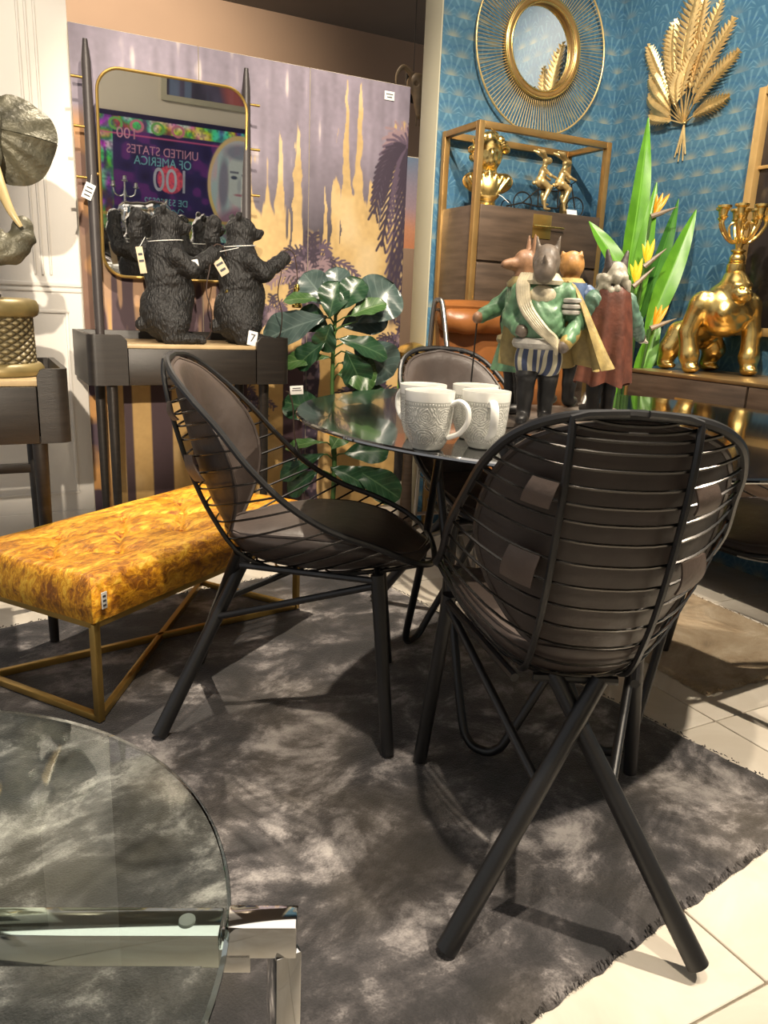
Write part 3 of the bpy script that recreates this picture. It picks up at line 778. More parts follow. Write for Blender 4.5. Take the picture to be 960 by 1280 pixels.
# ================================================================== VANITY AND CONSOLE
M['dark_wood'] = mat('dark_stained_wood', (.022, .0175, .014), .42, var=.35, scale=6, stretch=(1, 1, 12), bump=.08, bscale=60)
M['oak_top'] = mat('oak_veneer', (.50, .36, .19), .4, var=.22, scale=9, stretch=(1.2, 14, 1), bump=.03)
M['pole'] = mat('charcoal_wood', (.045, .038, .038), .45, var=.2, scale=10)
M['mirror'] = mat('mirror_silver', (.90, .90, .89), .012, 1.0, var=.01)
def rounded_end(mb, x_in, x_out, y0, y1, zb, zt, th=.016, r=.03):
    """gallery panel wrapping the end of a desk: front return, round corner, side"""
    s = 1 if x_out > x_in else -1; path = [(x_in, y0)]
    for k in range(7):
        a = PI/2*k/6; path.append((x_out-s*r+s*r*math.sin(a), y0+r-r*math.cos(a)))
    path.append((x_out, y1)); dist = [0]
    for p, q in zip(path[:-1], path[1:]): dist.append(dist[-1]+math.hypot(p[0]-q[0], p[1]-q[1]))
    top = []
    fine = []
    for k in range(5): fine.append((x_in+(path[1][0]-x_in)*k/5*.9, y0))
    pts = fine+path[1:]; n = len(pts); V = []; Fc = []
    for i, p in enumerate(pts):
        d = math.hypot(p[0]-x_in, p[1]-y0) if i < 6 else 9
        q = min(1, d/.02); z = zt-.02*(1-math.sqrt(max(0, 1-(1-q)**2)))
        nx, ny = (0, 1)
        if i >= len(fine):
            j = i-len(fine); a = PI/2*min(j, 6)/6; nx, ny = (-s*math.sin(a), math.cos(a))
        for (ox, oy) in ((p[0], p[1]), (p[0]+nx*th, p[1]+ny*th)):
            V += [(ox, oy, zb), (ox, oy, z)]
    for i in range(n-1):
        a, b = i*4, (i+1)*4
        Fc += [(a, b, b+1, a+1), (a+2, a+3, b+3, b+2), (a+1, b+1, b+3, a+3), (a, a+2, b+2, b)]
    Fc += [(0, 1, 3, 2), ((n-1)*4, (n-1)*4+2, (n-1)*4+3, (n-1)*4+1)]
    mb.add(V, Fc); return mb
def desk(name, label, x0, x1, y0, y1, zb, zt, ret, legs):
    t = thing(name, label, 'desk', ((x0+x1)/2, (y0+y1)/2, 0)); cx, cy = (x0+x1)/2, (y0+y1)/2
    w, d = x1-x0, y1-y0
    rounded_end(MB(), -w/2+ret, -w/2, -d/2, d/2, zb, zt).build('end_panel', M['dark_wood'], t)
    rounded_end(MB(), w/2-ret, w/2, -d/2, d/2, zb, zt).build('end_panel', M['dark_wood'], t)
    MB().box((0, .006, zt-.040), (w-.034, d-.03, .014), .001).build('desk_top', M['oak_top'], t)
    MB().box((0, -d/2+.012, (zb+zt-.048)/2), (w-2*ret-.006, .018, zt-.048-zb), .002).build('drawer', M['dark_wood'], t)
    MB().box((0, d/2-.008, (zb+zt)/2), (w-.034, .014, zt-zb), .002).build('back_rail', M['dark_wood'], t)
    MB().box((0, 0, zb+.01), (w-.04, d-.04, .012)).build('underside', M['dark_wood'], t)
    for (lx, ly, sp) in legs:
        MB().tube([(lx-cx, ly-cy, zb+.006), (lx-cx, ly-cy, .001+sp)], [.020, .013], 16).build('leg', M['dark_wood'], t)
    return t
van = desk('vanity_desk', 'dark wood vanity desk with oak top and tall pole mirror', .345, 1.095, 2.90, 3.335, .69, .868, .135, [(.43, 2.955, 0), (1.005, 2.955, 0), (.43, 3.28, 0), (1.005, 3.28, 0)])
vx, vy = .72, 3.1175
def vp(x, y, z): return (x-vx, y-vy, z)
for px in (.4435, 1.0445):
    pl = MB()
    pl.tube([vp(px, 3.295, .80), vp(px, 3.295, 1.0), vp(px, 3.29, 1.45), vp(px, 3.285, 1.82), vp(px, 3.283, 1.892)], [.016, .019, .0195, .0165, .0085], 14); po = pl.build('mirror_pole', M['pole'], van)
    s = -1 if px < .7 else 1
    for z in (1.765, 1.60, 1.425):
        MB().tube([vp(px+s*.012, 3.288, z), vp(px+s*.056, 3.286, z)], [.0045, .0055], 10).build('peg', M['brass'], po)
# tilting mirror pane in a thin brass frame
MT = R(4.6); mcx, mcz, mw, mh, mr = .757, 1.442, .568, .735, .085
def rrect(w, h, r, n=8):
    P = []
    for (sx, sy, a0) in ((1, 1, 0), (-1, 1, 90), (-1, -1, 180), (1, -1, 270)):
        for k in range(n+1):
            a = R(a0+90*k/n); P.append((sx*(w/2-r)+r*math.cos(a), sy*(h/2-r)+r*math.sin(a)))
    return P
mxm = Matrix.Translation(vp(mcx, 3.292, mcz)) @ Matrix.Rotation(MT, 4, 'X') @ Matrix.Rotation(R(90), 4, 'X')
fm = MB(); pts = [tuple(mxm @ Vector((x, y, .004))) for x, y in rrect(mw, mh, mr)]
mf = fm.tube(pts, .0058, 8, closed=True).build('mirror_frame', M['brass'], van)
MB().prism(rrect(mw-.004, mh-.004, mr), -.004, .004, mxm).build('mirror_glass', M['mirror'], mf, 20)
for s in (-1, 1): MB().tube([vp(mcx+s*mw/2, 3.292, mcz), vp(.744+s*.3005, 3.29, mcz)], .006, 8).build('pivot', M['brass'], mf)
def price_tag(parent, c, w, h, rot, hang=None, col='label_white', lines=3):
    mx = Matrix.Translation(c) @ Euler(rot).to_matrix().to_4x4()
    t = MB(); b = MB().box((0, 0, 0), (w, .0016, h), .0004); t.add(b.v, b.f, mx); o = t.build('price_tag', M[col], parent)
    for k in range(lines):
        q = MB().box((0, -.0013, h*.22-h*.25*k), (w*(.62 if k != 1 else .74), .0008, h*.09)); l = MB(); l.add(q.v, q.f, mx); l.build('print_mark', M['ink'], o)
    if hang:
        MB().tube([hang, tuple(mx @ Vector((0, 0, h/2-.004)))], .0009, 5).build('string', M['label_white'], o)
    return o
price_tag(van, vp(.425, 3.262, 1.375), .036, .058, (0, R(22), 0), vp(.44, 3.272, 1.435))
# console at the left with the carved drum and elephant
con = desk('console_desk', 'dark wood console desk holding the carved column and elephant head', -.52, .215, 2.24, 2.66, .607, .806, .078, [(.135, 2.275, .015), (-.44, 2.275, .015), (.135, 2.60, 0), (-.44, 2.60, 0)])
MB().box((0, .15, .47), (.575, .025, .028), .003).build('stretcher', M['dark_wood'], con)

# ================================================================== COLUMN AND ELEPHANT
def carved_mat():
    m, nt, b = new_mat('carved_lattice'); x = NX(nt); v, o = x.xyz('Object')
    a = x.m('MULTIPLY', x.m('ARCTAN2', o[1], o[0]), 9.5); z = x.m('MULTIPLY', o[2], 165)
    g = x.m('MULTIPLY', x.m('SINE', x.m('ADD', a, z)), x.m('SINE', x.m('SUBTRACT', a, z)))
    d = x.m('ABSOLUTE', g); n = x.noise(v, 30, 4)
    c = x.mix(x.step(d, .05, .6), (.055, .042, .020), (.26, .21, .11)); c = x.mix(x.m('MULTIPLY', x.step(d, .86, .97), .6), c, (.55, .48, .30)); c = x.mix(x.m('MULTIPLY', n, .35), c, (.14, .11, .05))
    nt.links.new(c, b.inputs['Base Color']); b.inputs['Roughness'].default_value = .5; b.inputs['Metallic'].default_value = .25
    x.bump(d, b, .8, .012); return m
M['carved'] = carved_mat()
M['olive_gold'] = mat('aged_gold_wood', (.25, .19, .075), .42, .3, var=.35, scale=14, bump=.05)
COLX, COLY = .046, 2.45
colm = thing('carved_column', 'short round column with lattice carving under the elephant head', 'column', (COLX, COLY, .775))
MB().lathe([(0, 0), (.122, 0), (.127, .008), (.127, .020), (.120, .030), (.114, .034), (0, .034)], 48).build('base_ring', M['olive_gold'], colm, 50)
MB().lathe([(.1085, .034), (.107, .09), (.106, .158)], 64).build('drum', M['carved'], colm, 50)
MB().lathe([(0, .158), (.110, .158), (.119, .164), (.123, .176), (.123, .190), (.117, .203), (.10, .209), (0, .209)], 48).build('top_ring', M['olive_gold'], colm, 50)
M['elephant'] = mat('weathered_bronze', (.155, .145, .098), .52, .25, var=.55, scale=16, bump=.5, bscale=70, col2=(.055, .052, .036))
M['tusk'] = mat('ivory_resin', (.66, .50, .24), .35, var=.3, scale=20, stretch=(1, 1, .3))
M['stand'] = mat('dark_iron', (.03, .028, .026), .5, .6)
el = thing('elephant_head', 'bronze elephant head sculpture with wide ears and cream tusks', 'sculpture', (COLX-.03, 2.43, .984))
hz = .36
E_ = [('e', (0, 0, hz+.06), (.095, .10, .12), None), ('e', (0, -.045, hz+.11), (.075, .07, .07), None), ('e', (0, .05, hz+.06), (.085, .08, .10), None)]
E_ += chain([(0, -.07, hz+.03), (0, -.115, hz-.05), (.005, -.13, hz-.13), (.02, -.125, hz-.20), (.055, -.12, hz-.243), (.092, -.12, hz-.240), (.118, -.12, hz-.205), (.120, -.12, hz-.17)], [.062, .05, .042, .036, .031, .027, .023, .019])
E_ += [('e', (s*.055, -.08, hz-.01), (.03, .035, .04), None) for s in (-1, 1)]
E_ += [('e', (s*.072, -.05, hz+.075), (.012, .012, .010), None) for s in (-1, 1)]
def wrinkle(X, Y, Z): return .0022*np.sin(Z*170+3*np.sin(X*40))*np.clip((hz-.02-Z)*20, 0, 1)+.0012*fbm(X, Y, Z, 120)
organic('head', E_, .0065, M['elephant'], el, .03, wrinkle)
for s in (-1, 1):
    def ear(u, v, s=s):
        a = 2*PI*u; wob = 1+.05*math.sin(3*a+.8)+.03*math.sin(5*a)
        bx, bz = .132+.090*math.cos(a)*wob, .015+.110*math.sin(a)*wob
        ax, az = .055, .035; x, z = ax+(bx-ax)*v, az+(bz-az)*v
        return (s*x, -.015-.03*math.sin(v*2.2)*max(0, math.cos(a))+.030*v*v+.011*abs(math.sin(5.5*a))*v, hz+.03+z)
    e = MB().sheet(ear, 60, 14, .007).build('ear', M['elephant'], el, 60)
    tk = spline([(s*.058, -.09, hz-.02), (s*.072, -.135, hz-.085), (s*.090, -.165, hz-.145), (s*.112, -.175, hz-.185)], 6); n = len(tk)
    MB().tube(tk, [.0165*(1-.72*(i/(n-1))**1.5) for i in range(n)], 12).build('tusk', M['tusk'], el)
MB().tube([(0, .03, 0), (0, .03, hz)], .010, 12).build('stand_rod', M['stand'], el)
MB().lathe([(0, .0), (.06, .0), (.06, .008), (.02, .014), (0, .014)], 32, (0, .03, 0)).build('stand_plate', M['stand'], el)

# ================================================================== BEAR LAMPS
M['bear'] = mat('black_resin_fur', (.0045, .004, .004), .58, 0, var=.4, scale=30, bump=.9, bscale=95, spec=.6, stretch=(1.6, 1.6, .6))
M['bulb_glass'] = glass_mat('bulb_glass', (1, .93, .75)); M['lamp_brass'] = mat('lamp_brass', (.78, .55, .14), .18, 1.0, var=.1)
M['cord'] = mat('brown_cord', (.045, .025, .018), .6, var=.2)
def fur(X, Y, Z): return .0013*np.sin(Z*210+14*fbm(X, Y, Z, 22))+.0018*fbm(X, Y, Z, 75, 2)
def make_bear():
    t = thing('bear_lamp', 'x', 'lamp')
    b = [('e', (-.005, 0, .11), (.088, .080, .105), None), ('e', (.0, 0, .22), (.072, .068, .10), None), ('e', (.0, 0, .295), (.066, .062, .065), None), ('e', (.025, 0, .17), (.070, .060, .085), None)]
    b += [('e', (.006, 0, .395), (.052, .047, .044), None), ('e', (.050, 0, .388), (.034, .024, .020), (0, R(8), 0)), ('e', (.082, 0, .391), (.009, .011, .008), None), ('e', (.05, 0, .372), (.026, .018, .010), None)]
    b += [('c', (.0, 0, .32), .052, (.004, 0, .37), .044)]
    b += [('e', (-.012, s*.040, .436), (.011, .016, .016), None) for s in (-1, 1)]
    for s in (-1, 1):
        b += [('e', (.005, s*.052, .075), (.060, .038, .065), None)]+chain([(.01, s*.052, .06), (.005, s*.055, .022)], [.042, .036])+[('e', (.045, s*.055, .018), (.062, .034, .019), None)]
        b += [('e', (.098+.004*abs(q), s*.055+q*.013, .012), (.012, .007, .011), None) for q in (-1.5, -.5, .5, 1.5)]
    b += chain([(.02, -.058, .288), (.07, -.062, .250), (.125, -.045, .285), (.152, -.038, .305)], [.034, .030, .024, .022])+[('e', (.158, -.036, .308), (.022, .020, .018), None)]
    b += chain([(-.02, .045, .29), (-.075, .035, .30), (-.092, .015, .36), (-.090, .006, .402)], [.034, .029, .025, .023])+[('e', (-.088, .003, .412), (.024, .020, .024), None)]
    b += [('e', (-.09, 0, .06), (.02, .02, .022), None)]
    organic('body', b, .0042, M['bear'], t, .014, fur)
    cord = spline([(.150, -.036, .322), (.168, -.034, .338), (.195, -.030, .325), (.208, -.028, .27), (.210, -.028, .215)], 8)
    cd = MB().tube(cord, .0022, 6).build('cord', M['cord'], t)
    MB().tube(spline([(.150, -.036, .300), (.128, -.080, .25), (.115, -.085, .18), (.135, -.075, .10), (.120, -.02, .012), (-.02, .11, .004)], 8), .0020, 6).build('mains_cord', M['cord'], t)
    h = MB().lathe([(0, .220), (.007, .220), (.010, .208), (.013, .205), (.013, .190), (.0165, .188), (.0165, .150), (.019, .147), (.019, .138), (.0155, .136), (0, .136)], 24, (.210, -.028, 0)).build('socket', M['lamp_brass'], t, 30)
    for k in range(3): MB().lathe([(.0168, .157+k*.01), (.0178, .1595+k*.01), (.0168, .162+k*.01)], 24, (.210, -.028, 0)).build('socket_ring', M['lamp_brass'], h, 40)
    return t
bear = make_bear(); bear.scale = (1.09, 1.09, 1.09)
bear.location = (.655, 3.04, .835); bear['label'] = 'black standing bear lamp with long tag, its brass socket hanging between both bears'; bear['group'] = 'black bear lamps on the vanity'
bear2 = copy_tree(bear); bear2.location = (.935, 3.04, .835); bear2['label'] = 'black standing bear lamp beside the fig plant with number card at its feet'
M['kraft'] = mat('kraft_tag', (.56, .47, .32), .7, var=.1)
price_tag(bear, (-.088, -.035, .27), .022, .085, (0, R(-9), 0), (-.07, -.02, .345), 'kraft', 2)
price_tag(bear, (.068, -.086, .262), .044, .032, (0, R(-12), 0), (.03, -.066, .30), 'label_white', 2)
price_tag(bear2, (-.085, -.045, .275), .034, .085, (0, R(-32), 0), (-.02, -.06, .33), 'kraft', 3)
MB().tube([(.058*math.cos(R(a)), .060*math.sin(R(a)), .338+.006*math.cos(R(a))) for a in range(0, 360, 15)], .0012, 5, closed=True).build('neck_string', M['label_white'], bear)
MB().tube([(.058*math.cos(R(a)), .060*math.sin(R(a)), .338+.006*math.cos(R(a))) for a in range(0, 360, 15)], .0012, 5, closed=True).build('neck_string', M['label_white'], bear2)
card = MB().box((.015, -.102, .026), (.034, .0018, .050), .0004, (R(-8), R(12), 0)).build('number_card', M['label_white'], bear2)
text_obj('number', '7', .040, Matrix.Translation((.015, -.1036, .026)) @ Euler((R(82), R(12), 0)).to_matrix().to_4x4(), M['ink'], card)
# ================================================================== BLUE CORNER: CABINET, ORNAMENTS, SIDEBOARD
M['walnut'] = mat('brown_walnut', (.085, .058, .040), .4, var=.45, scale=5, stretch=(1, 1, 9), bump=.06, bscale=50)
M['bronze'] = mat('bronze_frame', (.42, .26, .095), .34, .75, var=.2, scale=12)
M['gold'] = mat('polished_gold', (.90, .66, .24), .27, 1.0, var=.22, scale=14, bump=.05, bscale=50)
M['gold_leaf'] = mat('gold_leaf', (.84, .62, .28), .36, .75, var=.25, scale=20, bump=.1, bscale=90)
CX0, CX1, CY0, CY1 = 1.812, 2.495, 2.75, 3.03
cab = thing('tall_cabinet', 'dark walnut chest of drawers inside a tall bronze bar frame', 'cabinet', ((CX0+CX1)/2, (CY0+CY1)/2, 0))
cw, cd_ = (CX1-CX0)/2, (CY1-CY0)/2; fb = .026
def put(mb, name, m, parent, **k): return mb.build(name, m, parent, **k)
for sx in (-1, 1):
    for sy in (-1, 1): MB().bar((sx*(cw-fb/2), sy*(cd_-fb/2), 0), (sx*(cw-fb/2), sy*(cd_-fb/2), 1.72), fb, fb, .0015).build('post', M['bronze'], cab)
for s in (-1, 1):
    MB().bar((-cw+fb, s*(cd_-fb/2), 1.707), (cw-fb, s*(cd_-fb/2), 1.707), fb*.9, fb, .0015).build('top_bar', M['bronze'], cab)
    MB().bar((s*(cw-fb/2), -cd_+fb, 1.707), (s*(cw-fb/2), cd_-fb, 1.707), fb, fb*.9, .0015).build('top_bar', M['bronze'], cab)
MB().box((0, .002, .86), (2*cw-.004-2*fb*.35, 2*cd_-.012, 1.108), .002).build('body', M['walnut'], cab)
for k in range(5):
    zc = 1.309-k*.222
    d = MB().box((0, -cd_+.0045, zc), (2*cw-2*fb-.004, .016, .212), .002).build('drawer', M['walnut'], cab)
    MB().box((.0, -cd_-.005, zc+.044), (.095, .004, .095), .001).build('handle_plate', M['brass'], d)
    MB().tube([(-.055, -cd_-.02, zc+.044), (.105, -cd_-.02, zc+.044)], .0045, 8).build('handle', M['gold'], d)
    MB().tube([(0, -cd_-.004, zc+.044), (0, -cd_-.022, zc+.044)], .005, 8).build('handle_stem', M['gold'], d)
ZC = 1.4145
# ---- bust
bu = thing('gold_bust', 'gold bust with curly hair on top of the tall cabinet', 'bust', (1.945, 2.865, ZC), R(-25)); bu.scale = (1.12, 1.12, 1.1)
rnd = random.Random(3)
bd = [('c', (0, 0, .075), .028, (0, 0, .135), .030), ('e', (0, -.005, .190), (.047, .052, .062), None), ('e', (0, -.054, .184), (.010, .013, .018), None), ('e', (0, -.042, .160), (.024, .020, .020), None)]
bd += [('e', (0, .0, .088), (.088, .044, .042), None), ('e', (-.058, 0, .098), (.036, .036, .030), None), ('e', (.058, 0, .098), (.036, .036, .030), None), ('e', (0, -.02, .070), (.050, .032, .05), None)]
bd += [('e', (s*.017, -.044, .196), (.009, .007, .006), None) for s in (-1, 1)]
for k in range(46):
    a = rnd.uniform(0, 2*PI); e = rnd.uniform(-.35, 1.0); c = math.sqrt(max(0, 1-e*e))
    y = .012+.046*c*math.sin(a)
    if y < -.018 and e < .55: continue
    bd.append(('e', (.062*c*math.cos(a), y*1.15, .196+.062*e), (.018, .018, .017), None, .004))
for k in range(7):
    x = -.07+.0235*k; bd.append(('c', (x, -.035, .118-.2*abs(x)), .009, (x*.4, -.040, .045), .006, .004))
bd += [('c', (0, 0, .02), .034, (0, 0, .05), .022)]
organic('body', bd, .0032, M['gold'], bu, .009)
MB().lathe([(0, 0), (.046, 0), (.046, .008), (.036, .014), (.030, .03), (0, .03)], 32).build('pedestal', M['gold'], bu, 40)
MB().tube([(.032*math.cos(R(a)), .032*math.sin(R(a)), .050) for a in range(0, 360, 20)], .0012, 5, closed=True).build('string', M['label_white'], bu)
MB().tube(spline([(.02, -.027, .05), (.045, -.04, .045), (.075, -.05, .02)], 5), .001, 5).build('string', M['label_white'], bu)
# ---- rabbits on a tandem
tr = thing('rabbit_tandem', 'two gold rabbits riding a dark wire tandem bicycle', 'figurine', (2.285, 2.885, ZC), R(-6)); tr.scale = (1.12, 1.12, 1.1)
wr = .040
for x in (-.115, .0, .125):
    if x == 0.0: continue
    w = MB().tube([(x+wr*math.cos(R(a)), 0, wr+.003+wr*math.sin(R(a))) for a in range(0, 360, 12)], .0028, 6, closed=True).build('wheel', M['stand'], tr)
    for k in range(8): MB().tube([(x, 0, wr+.003), (x+wr*math.cos(k*PI/4), 0, wr+.003+wr*math.sin(k*PI/4))], .0007, 4).build('spoke', M['stand'], w)
MB().tube([(-.185+.022*math.cos(R(a)), 0, .025+.022*math.sin(R(a))) for a in range(0, 360, 15)], .0024, 6, closed=True).build('wheel', M['stand'], tr)
fm = MB()
for a, b in (((-.115, .043), (-.05, .098)), ((-.05, .098), (.04, .098)), ((.04, .098), (.10, .118)), ((-.115, .043), (-.045, .035)), ((-.045, .035), (.045, .035)), ((-.045, .035), (-.05, .105)), ((.045, .035), (.042, .105)), ((.10, .128), (.125, .043)), ((.045, .035), (.10, .112)), ((-.115, .043), (-.185, .025))):
    fm.tube([(a[0], 0, a[1]), (b[0], 0, b[1])], .0030, 6)
fm.build('bicycle_frame', M['stand'], tr)
for hx, hz_ in ((.10, .130), (.022, .106)): MB().tube([(hx, -.03, hz_+.008), (hx, 0, hz_), (hx, .03, hz_+.008)], .0022, 6).build('handlebar', M['stand'], tr)
for x, s in ((-.045, 1.0), (.045, 1.0)):
    rb = [('e', (x, 0, .128), (.020, .017, .024), None), ('e', (x+.008, 0, .158), (.016, .014, .028), (0, R(16), 0)), ('e', (x+.026, 0, .205), (.021, .013, .014), (0, R(-8), 0)), ('c', (x+.012, 0, .175), .010, (x+.020, 0, .200), .010)]
    for q in (-1, 1):
        rb += chain([(x+.016, q*.006, .214), (x-.004, q*.012, .232), (x-.028, q*.015, .238)], [.005, .009, .004])
        rb += chain([(x+.010, q*.012, .172), (x+.035, q*.020, .150), (x+.058, q*.022, .142)], [.007, .0055, .005])
        f = .022 if q > 0 else .0
        rb += chain([(x+.004, q*.013, .125), (x+.034, q*.018, .106), (x+.014+f*.6, q*.018, .058+f), (x+.020+f*.6, q*.018, .030+f)], [.014, .0105, .0075, .006])+[('e', (x+.032+f*.6, q*.018, .026+f), (.016, .006, .005), None)]
    rb += [('e', (x-.026, 0, .120), (.008, .008, .008), None)]
    organic('rabbit', rb, .0024, M['gold_leaf'], tr, .005)
tag(MB().box((2.335, 2.78, ZC+.0125), (.052, .002, .024), .0004, (R(-18), 0, R(-5))).build('price_card', M['label_white']), 'small blank white price card beside the rabbit tandem', 'card')
# ---- sunburst mirror
sb = thing('sunburst_mirror', 'round mirror with gold ring and wide fan of thin gold rods', 'mirror', (2.288, 3.046, 2.112))
def ring(rad, tube, y, m, name, n=96, sq=1.0):
    return MB().tube([(rad*math.cos(2*PI*k/n), y, rad*math.sin(2*PI*k/n)) for k in range(n)], tube, 10, closed=True, flat=sq).build(name, m, sb)
ring(.345, .0045, -.028, M['gold_leaf'], 'outer_ring'); ring(.186, .017, -.026, M['bronze'], 'inner_ring'); ring(.197, .006, -.034, M['gold'], 'bead_ring'); ring(.171, .0045, -.036, M['gold'], 'bead_ring')
rod = MB().tube([(.195, -.026, 0), (.345, -.028, 0)], .0016, 5).mesh('rod'); rod.materials.append(M['gold_leaf'])
for k in range(130):
    o = bpy.data.objects.new('rod', rod); COL.objects.link(o); o.parent = sb; o.rotation_euler = (0, 2*PI*k/130, 0)
MB().lathe([(0, 0), (.178, 0), (.178, .010), (0, .010)], 64).build('backplate', M['stand'], sb).rotation_euler = (R(90), 0, 0)
g = MB().lathe([(0, .011), (.174, .011), (.174, .014), (0, .014)], 64).build('mirror_glass', M['mirror'], sb, 20); g.rotation_euler = (R(90), 0, 0)
# ---- gold leaf spray on the right wall
lf = thing('gold_leaf_spray', 'gold metal spray of feathery leaves hung on blue wallpaper', 'wall decoration', (2.748, 2.595, 1.80))
def feather(tip, width, out, n=15):
    """leaf from the tie point to tip (y, z relative); leaflets along a bent midrib"""
    ty, tz = tip; L = math.hypot(ty, tz); d = np.array((ty, tz))/L; p = np.array((-d[1], d[0]))
    st = [(-.012-out*math.sin(PI*min(1, t*1.0))*1.0, ty*t, tz*t) for t in np.linspace(0, 1, 12)]
    m = MB().tube(st, [.0036*(1-.7*i/11) for i in range(12)], 6)
    for k in range(n):
        t = .30+.68*k/(n-1); c = d*L*t; x0 = -.012-out*math.sin(PI*t)
        wd = width*math.sin(PI*min(1, (t-.22)/.86))**.6*(1 if t < .9 else .75)
        for s in (-1, 1):
            e = c+(p*s*.84+d*.78)*wd; a = c-d*.006; b = c+d*.016; mid = (c+e)/2+d*.010
            mid2 = (c+e)/2-d*.008
            m.add([(x0, *a), (x0-.004, *mid2), (x0+.003, *e), (x0-.010, *mid), (x0, *b), (x0+.002, *((a+b)/2))], [(0, 1, 3, 4), (1, 2, 3), (0, 4, 5), (5, 1, 0)])
    return m
for i, (y, z, w, o_) in enumerate([(2.854, 2.150, .030, .02), (2.718, 2.205, .040, .045), (2.61, 2.300, .052, .05), (2.57, 2.270, .040, .02), (2.480, 2.225, .034, .03), (2.409, 2.140, .034, .03), (2.365, 2.017, .032, .035), (2.384, 1.862, .032, .02), (2.809, 2.03, .032, .03), (2.800, 1.955, .032, .03), (2.782, 1.870, .032, .025), (2.613, 2.03, .036, .07), (2.541, 2.11, .032, .065)]):
    feather((y-2.595, z-1.80), w*1.6, o_, 16 if z > 1.95 else 12).build('leaf', M['gold_leaf'], lf, 0)
for (dy, dz) in ((.035, -.125), (.012, -.145), (-.012, -.145), (-.022, -.12), (.024, -.11)):
    MB().tube([(-.014, 0, .02), (-.010, 0, 0), (-.004, dy, dz)], .0032, 6).build('stem', M['gold_leaf'], lf)
MB().tube([(-.012+.009*math.cos(R(a)), .012*math.sin(R(a)), .002) for a in range(0, 360, 30)], .003, 6, closed=True).build('tie', M['gold_leaf'], lf)
# ---- sideboard
SX0, SX1, SY0, SY1, SZ = 2.33, 2.742, 1.05, 2.345, .802
sd = thing('sideboard', 'low walnut sideboard with brass edging along the blue wall', 'sideboard', ((SX0+SX1)/2, (SY0+SY1)/2, 0))
w2, l2 = (SX1-SX0)/2, (SY1-SY0)/2
MB().box((.004, 0, .505), (2*w2-.016, 2*l2-.02, .57), .002).build('body', M['walnut'], sd)
M['bronze_top'] = mat('bronze_top', (.26, .17, .075), .28, .5, var=.35, scale=7)
MB().box((0, 0, SZ-.006), (2*w2, 2*l2, .012), .001).build('top', M['bronze_top'], sd)
for s in (-1, 1): MB().box((0, s*(l2-.005), .50), (2*w2, .010, .59), .001).build('end_frame', M['bronze'], sd)
for k in range(2):
    yc = l2-.018-.275-.555*k
    for zc, h in ((.648, .275), (.365, .275)):
        d = MB().box((-w2+.006, yc, zc), (.014, .546, h), .002).build('drawer', M['walnut'], sd)
        if zc > .5:
            MB().box((-w2-.002, yc-.015, zc+.03), (.004, .085, .075), .001, (R(0), 0, 0)).build('handle_plate', M['brass'], d)
            MB().tube([(-w2-.016, yc+.075, zc+.015), (-w2-.016, yc-.085, zc+.022)], .0045, 8).build('handle', M['gold'], d)
            MB().tube([(-w2, yc-.01, zc+.018), (-w2-.018, yc-.01, zc+.018)], .0045, 8).build('handle_stem', M['gold'], d)
for sx in (-1, 1):
    for sy in (-1, 1): MB().bar((sx*(w2-.02), sy*(l2-.02), 0), (sx*(w2-.02), sy*(l2-.02), .222), .024, .024, .001).build('leg', M['bronze'], sd)
# ---- gorilla candle holder
gr = thing('gorilla_candelabra', 'polished gold gorilla carrying a crowded candelabra on its head', 'candle holder', (2.535, 2.105, SZ), R(-14)); gr.location.z += .003
# faces -y; rear towards +y
G = [('e', (0, .06, .205), (.080, .115, .085), (R(-22), 0, 0)), ('e', (0, -.035, .245), (.095, .075, .090), None), ('e', (0, .125, .150), (.070, .065, .070), None), ('e', (0, -.03, .19), (.075, .07, .055), None)]
G += [('e', (0, -.075, .315), (.050, .052, .056), None), ('e', (0, -.055, .350), (.036, .048, .036), None), ('e', (0, -.118, .292), (.036, .030, .028), None), ('e', (0, -.112, .325), (.040, .016, .011), None), ('c', (0, -.02, .275), .07, (0, -.06, .315), .05)]
G += [('e-', (s*.016, -.128, .313), (.009, .008, .006), None, .004) for s in (-1, 1)]+[('e', (s*.008, -.147, .298), (.006, .005, .005), None, .003) for s in (-1, 1)]
G += [('e-', (0, -.150, .280), (.022, .012, .0025), None, .004)]
for s in (-1, 1):
    f = -.0 if s > 0 else .075
    G += [('e', (s*.088, -.045+f*.4, .255), (.042, .045, .050), None)]+chain([(s*.095, -.045+f*.5, .25), (s*.112, -.055+f, .150), (s*.104, -.07+f, .065), (s*.100, -.08+f, .022)], [.040, .033, .036, .026])+[('e', (s*.100, -.088+f, .018), (.028, .034, .018), None)]
    r_ = .0 if s > 0 else .05
    G += chain([(s*.055, .13+r_*.5, .14), (s*.082, .115+r_, .085), (s*.080, .145+r_, .030)], [.052, .042, .030])+[('e', (s*.082, .125+r_, .016), (.028, .045, .016), None)]
G += [('e', (s*.035, -.088, .225), (.040, .026, .032), None) for s in (-1, 1)]
organic('body', G, .0052, M['gold'], gr, .014)
st = MB().lathe([(.030, .368), (.033, .376), (.033, .400), (.028, .404), (.030, .409), (.0, .412)], 28, (0, -.055, 0)); cap = st.build('cap', M['gold'], gr, 35)
MB().ball((0, -.055, .420), (.028, .028, .024), 20, 12).build('globe', M['gold'], gr)
ST = MB().lathe([(.012, .436), (.026, .446), (.026, .450), (.012, .456), (.016, .475), (.022, .492), (.010, .505), (.007, .53), (.009, .555), (.006, .575), (0, .578)], 24, (0, -.055, 0)).build('stem', M['gold'], gr, 40)
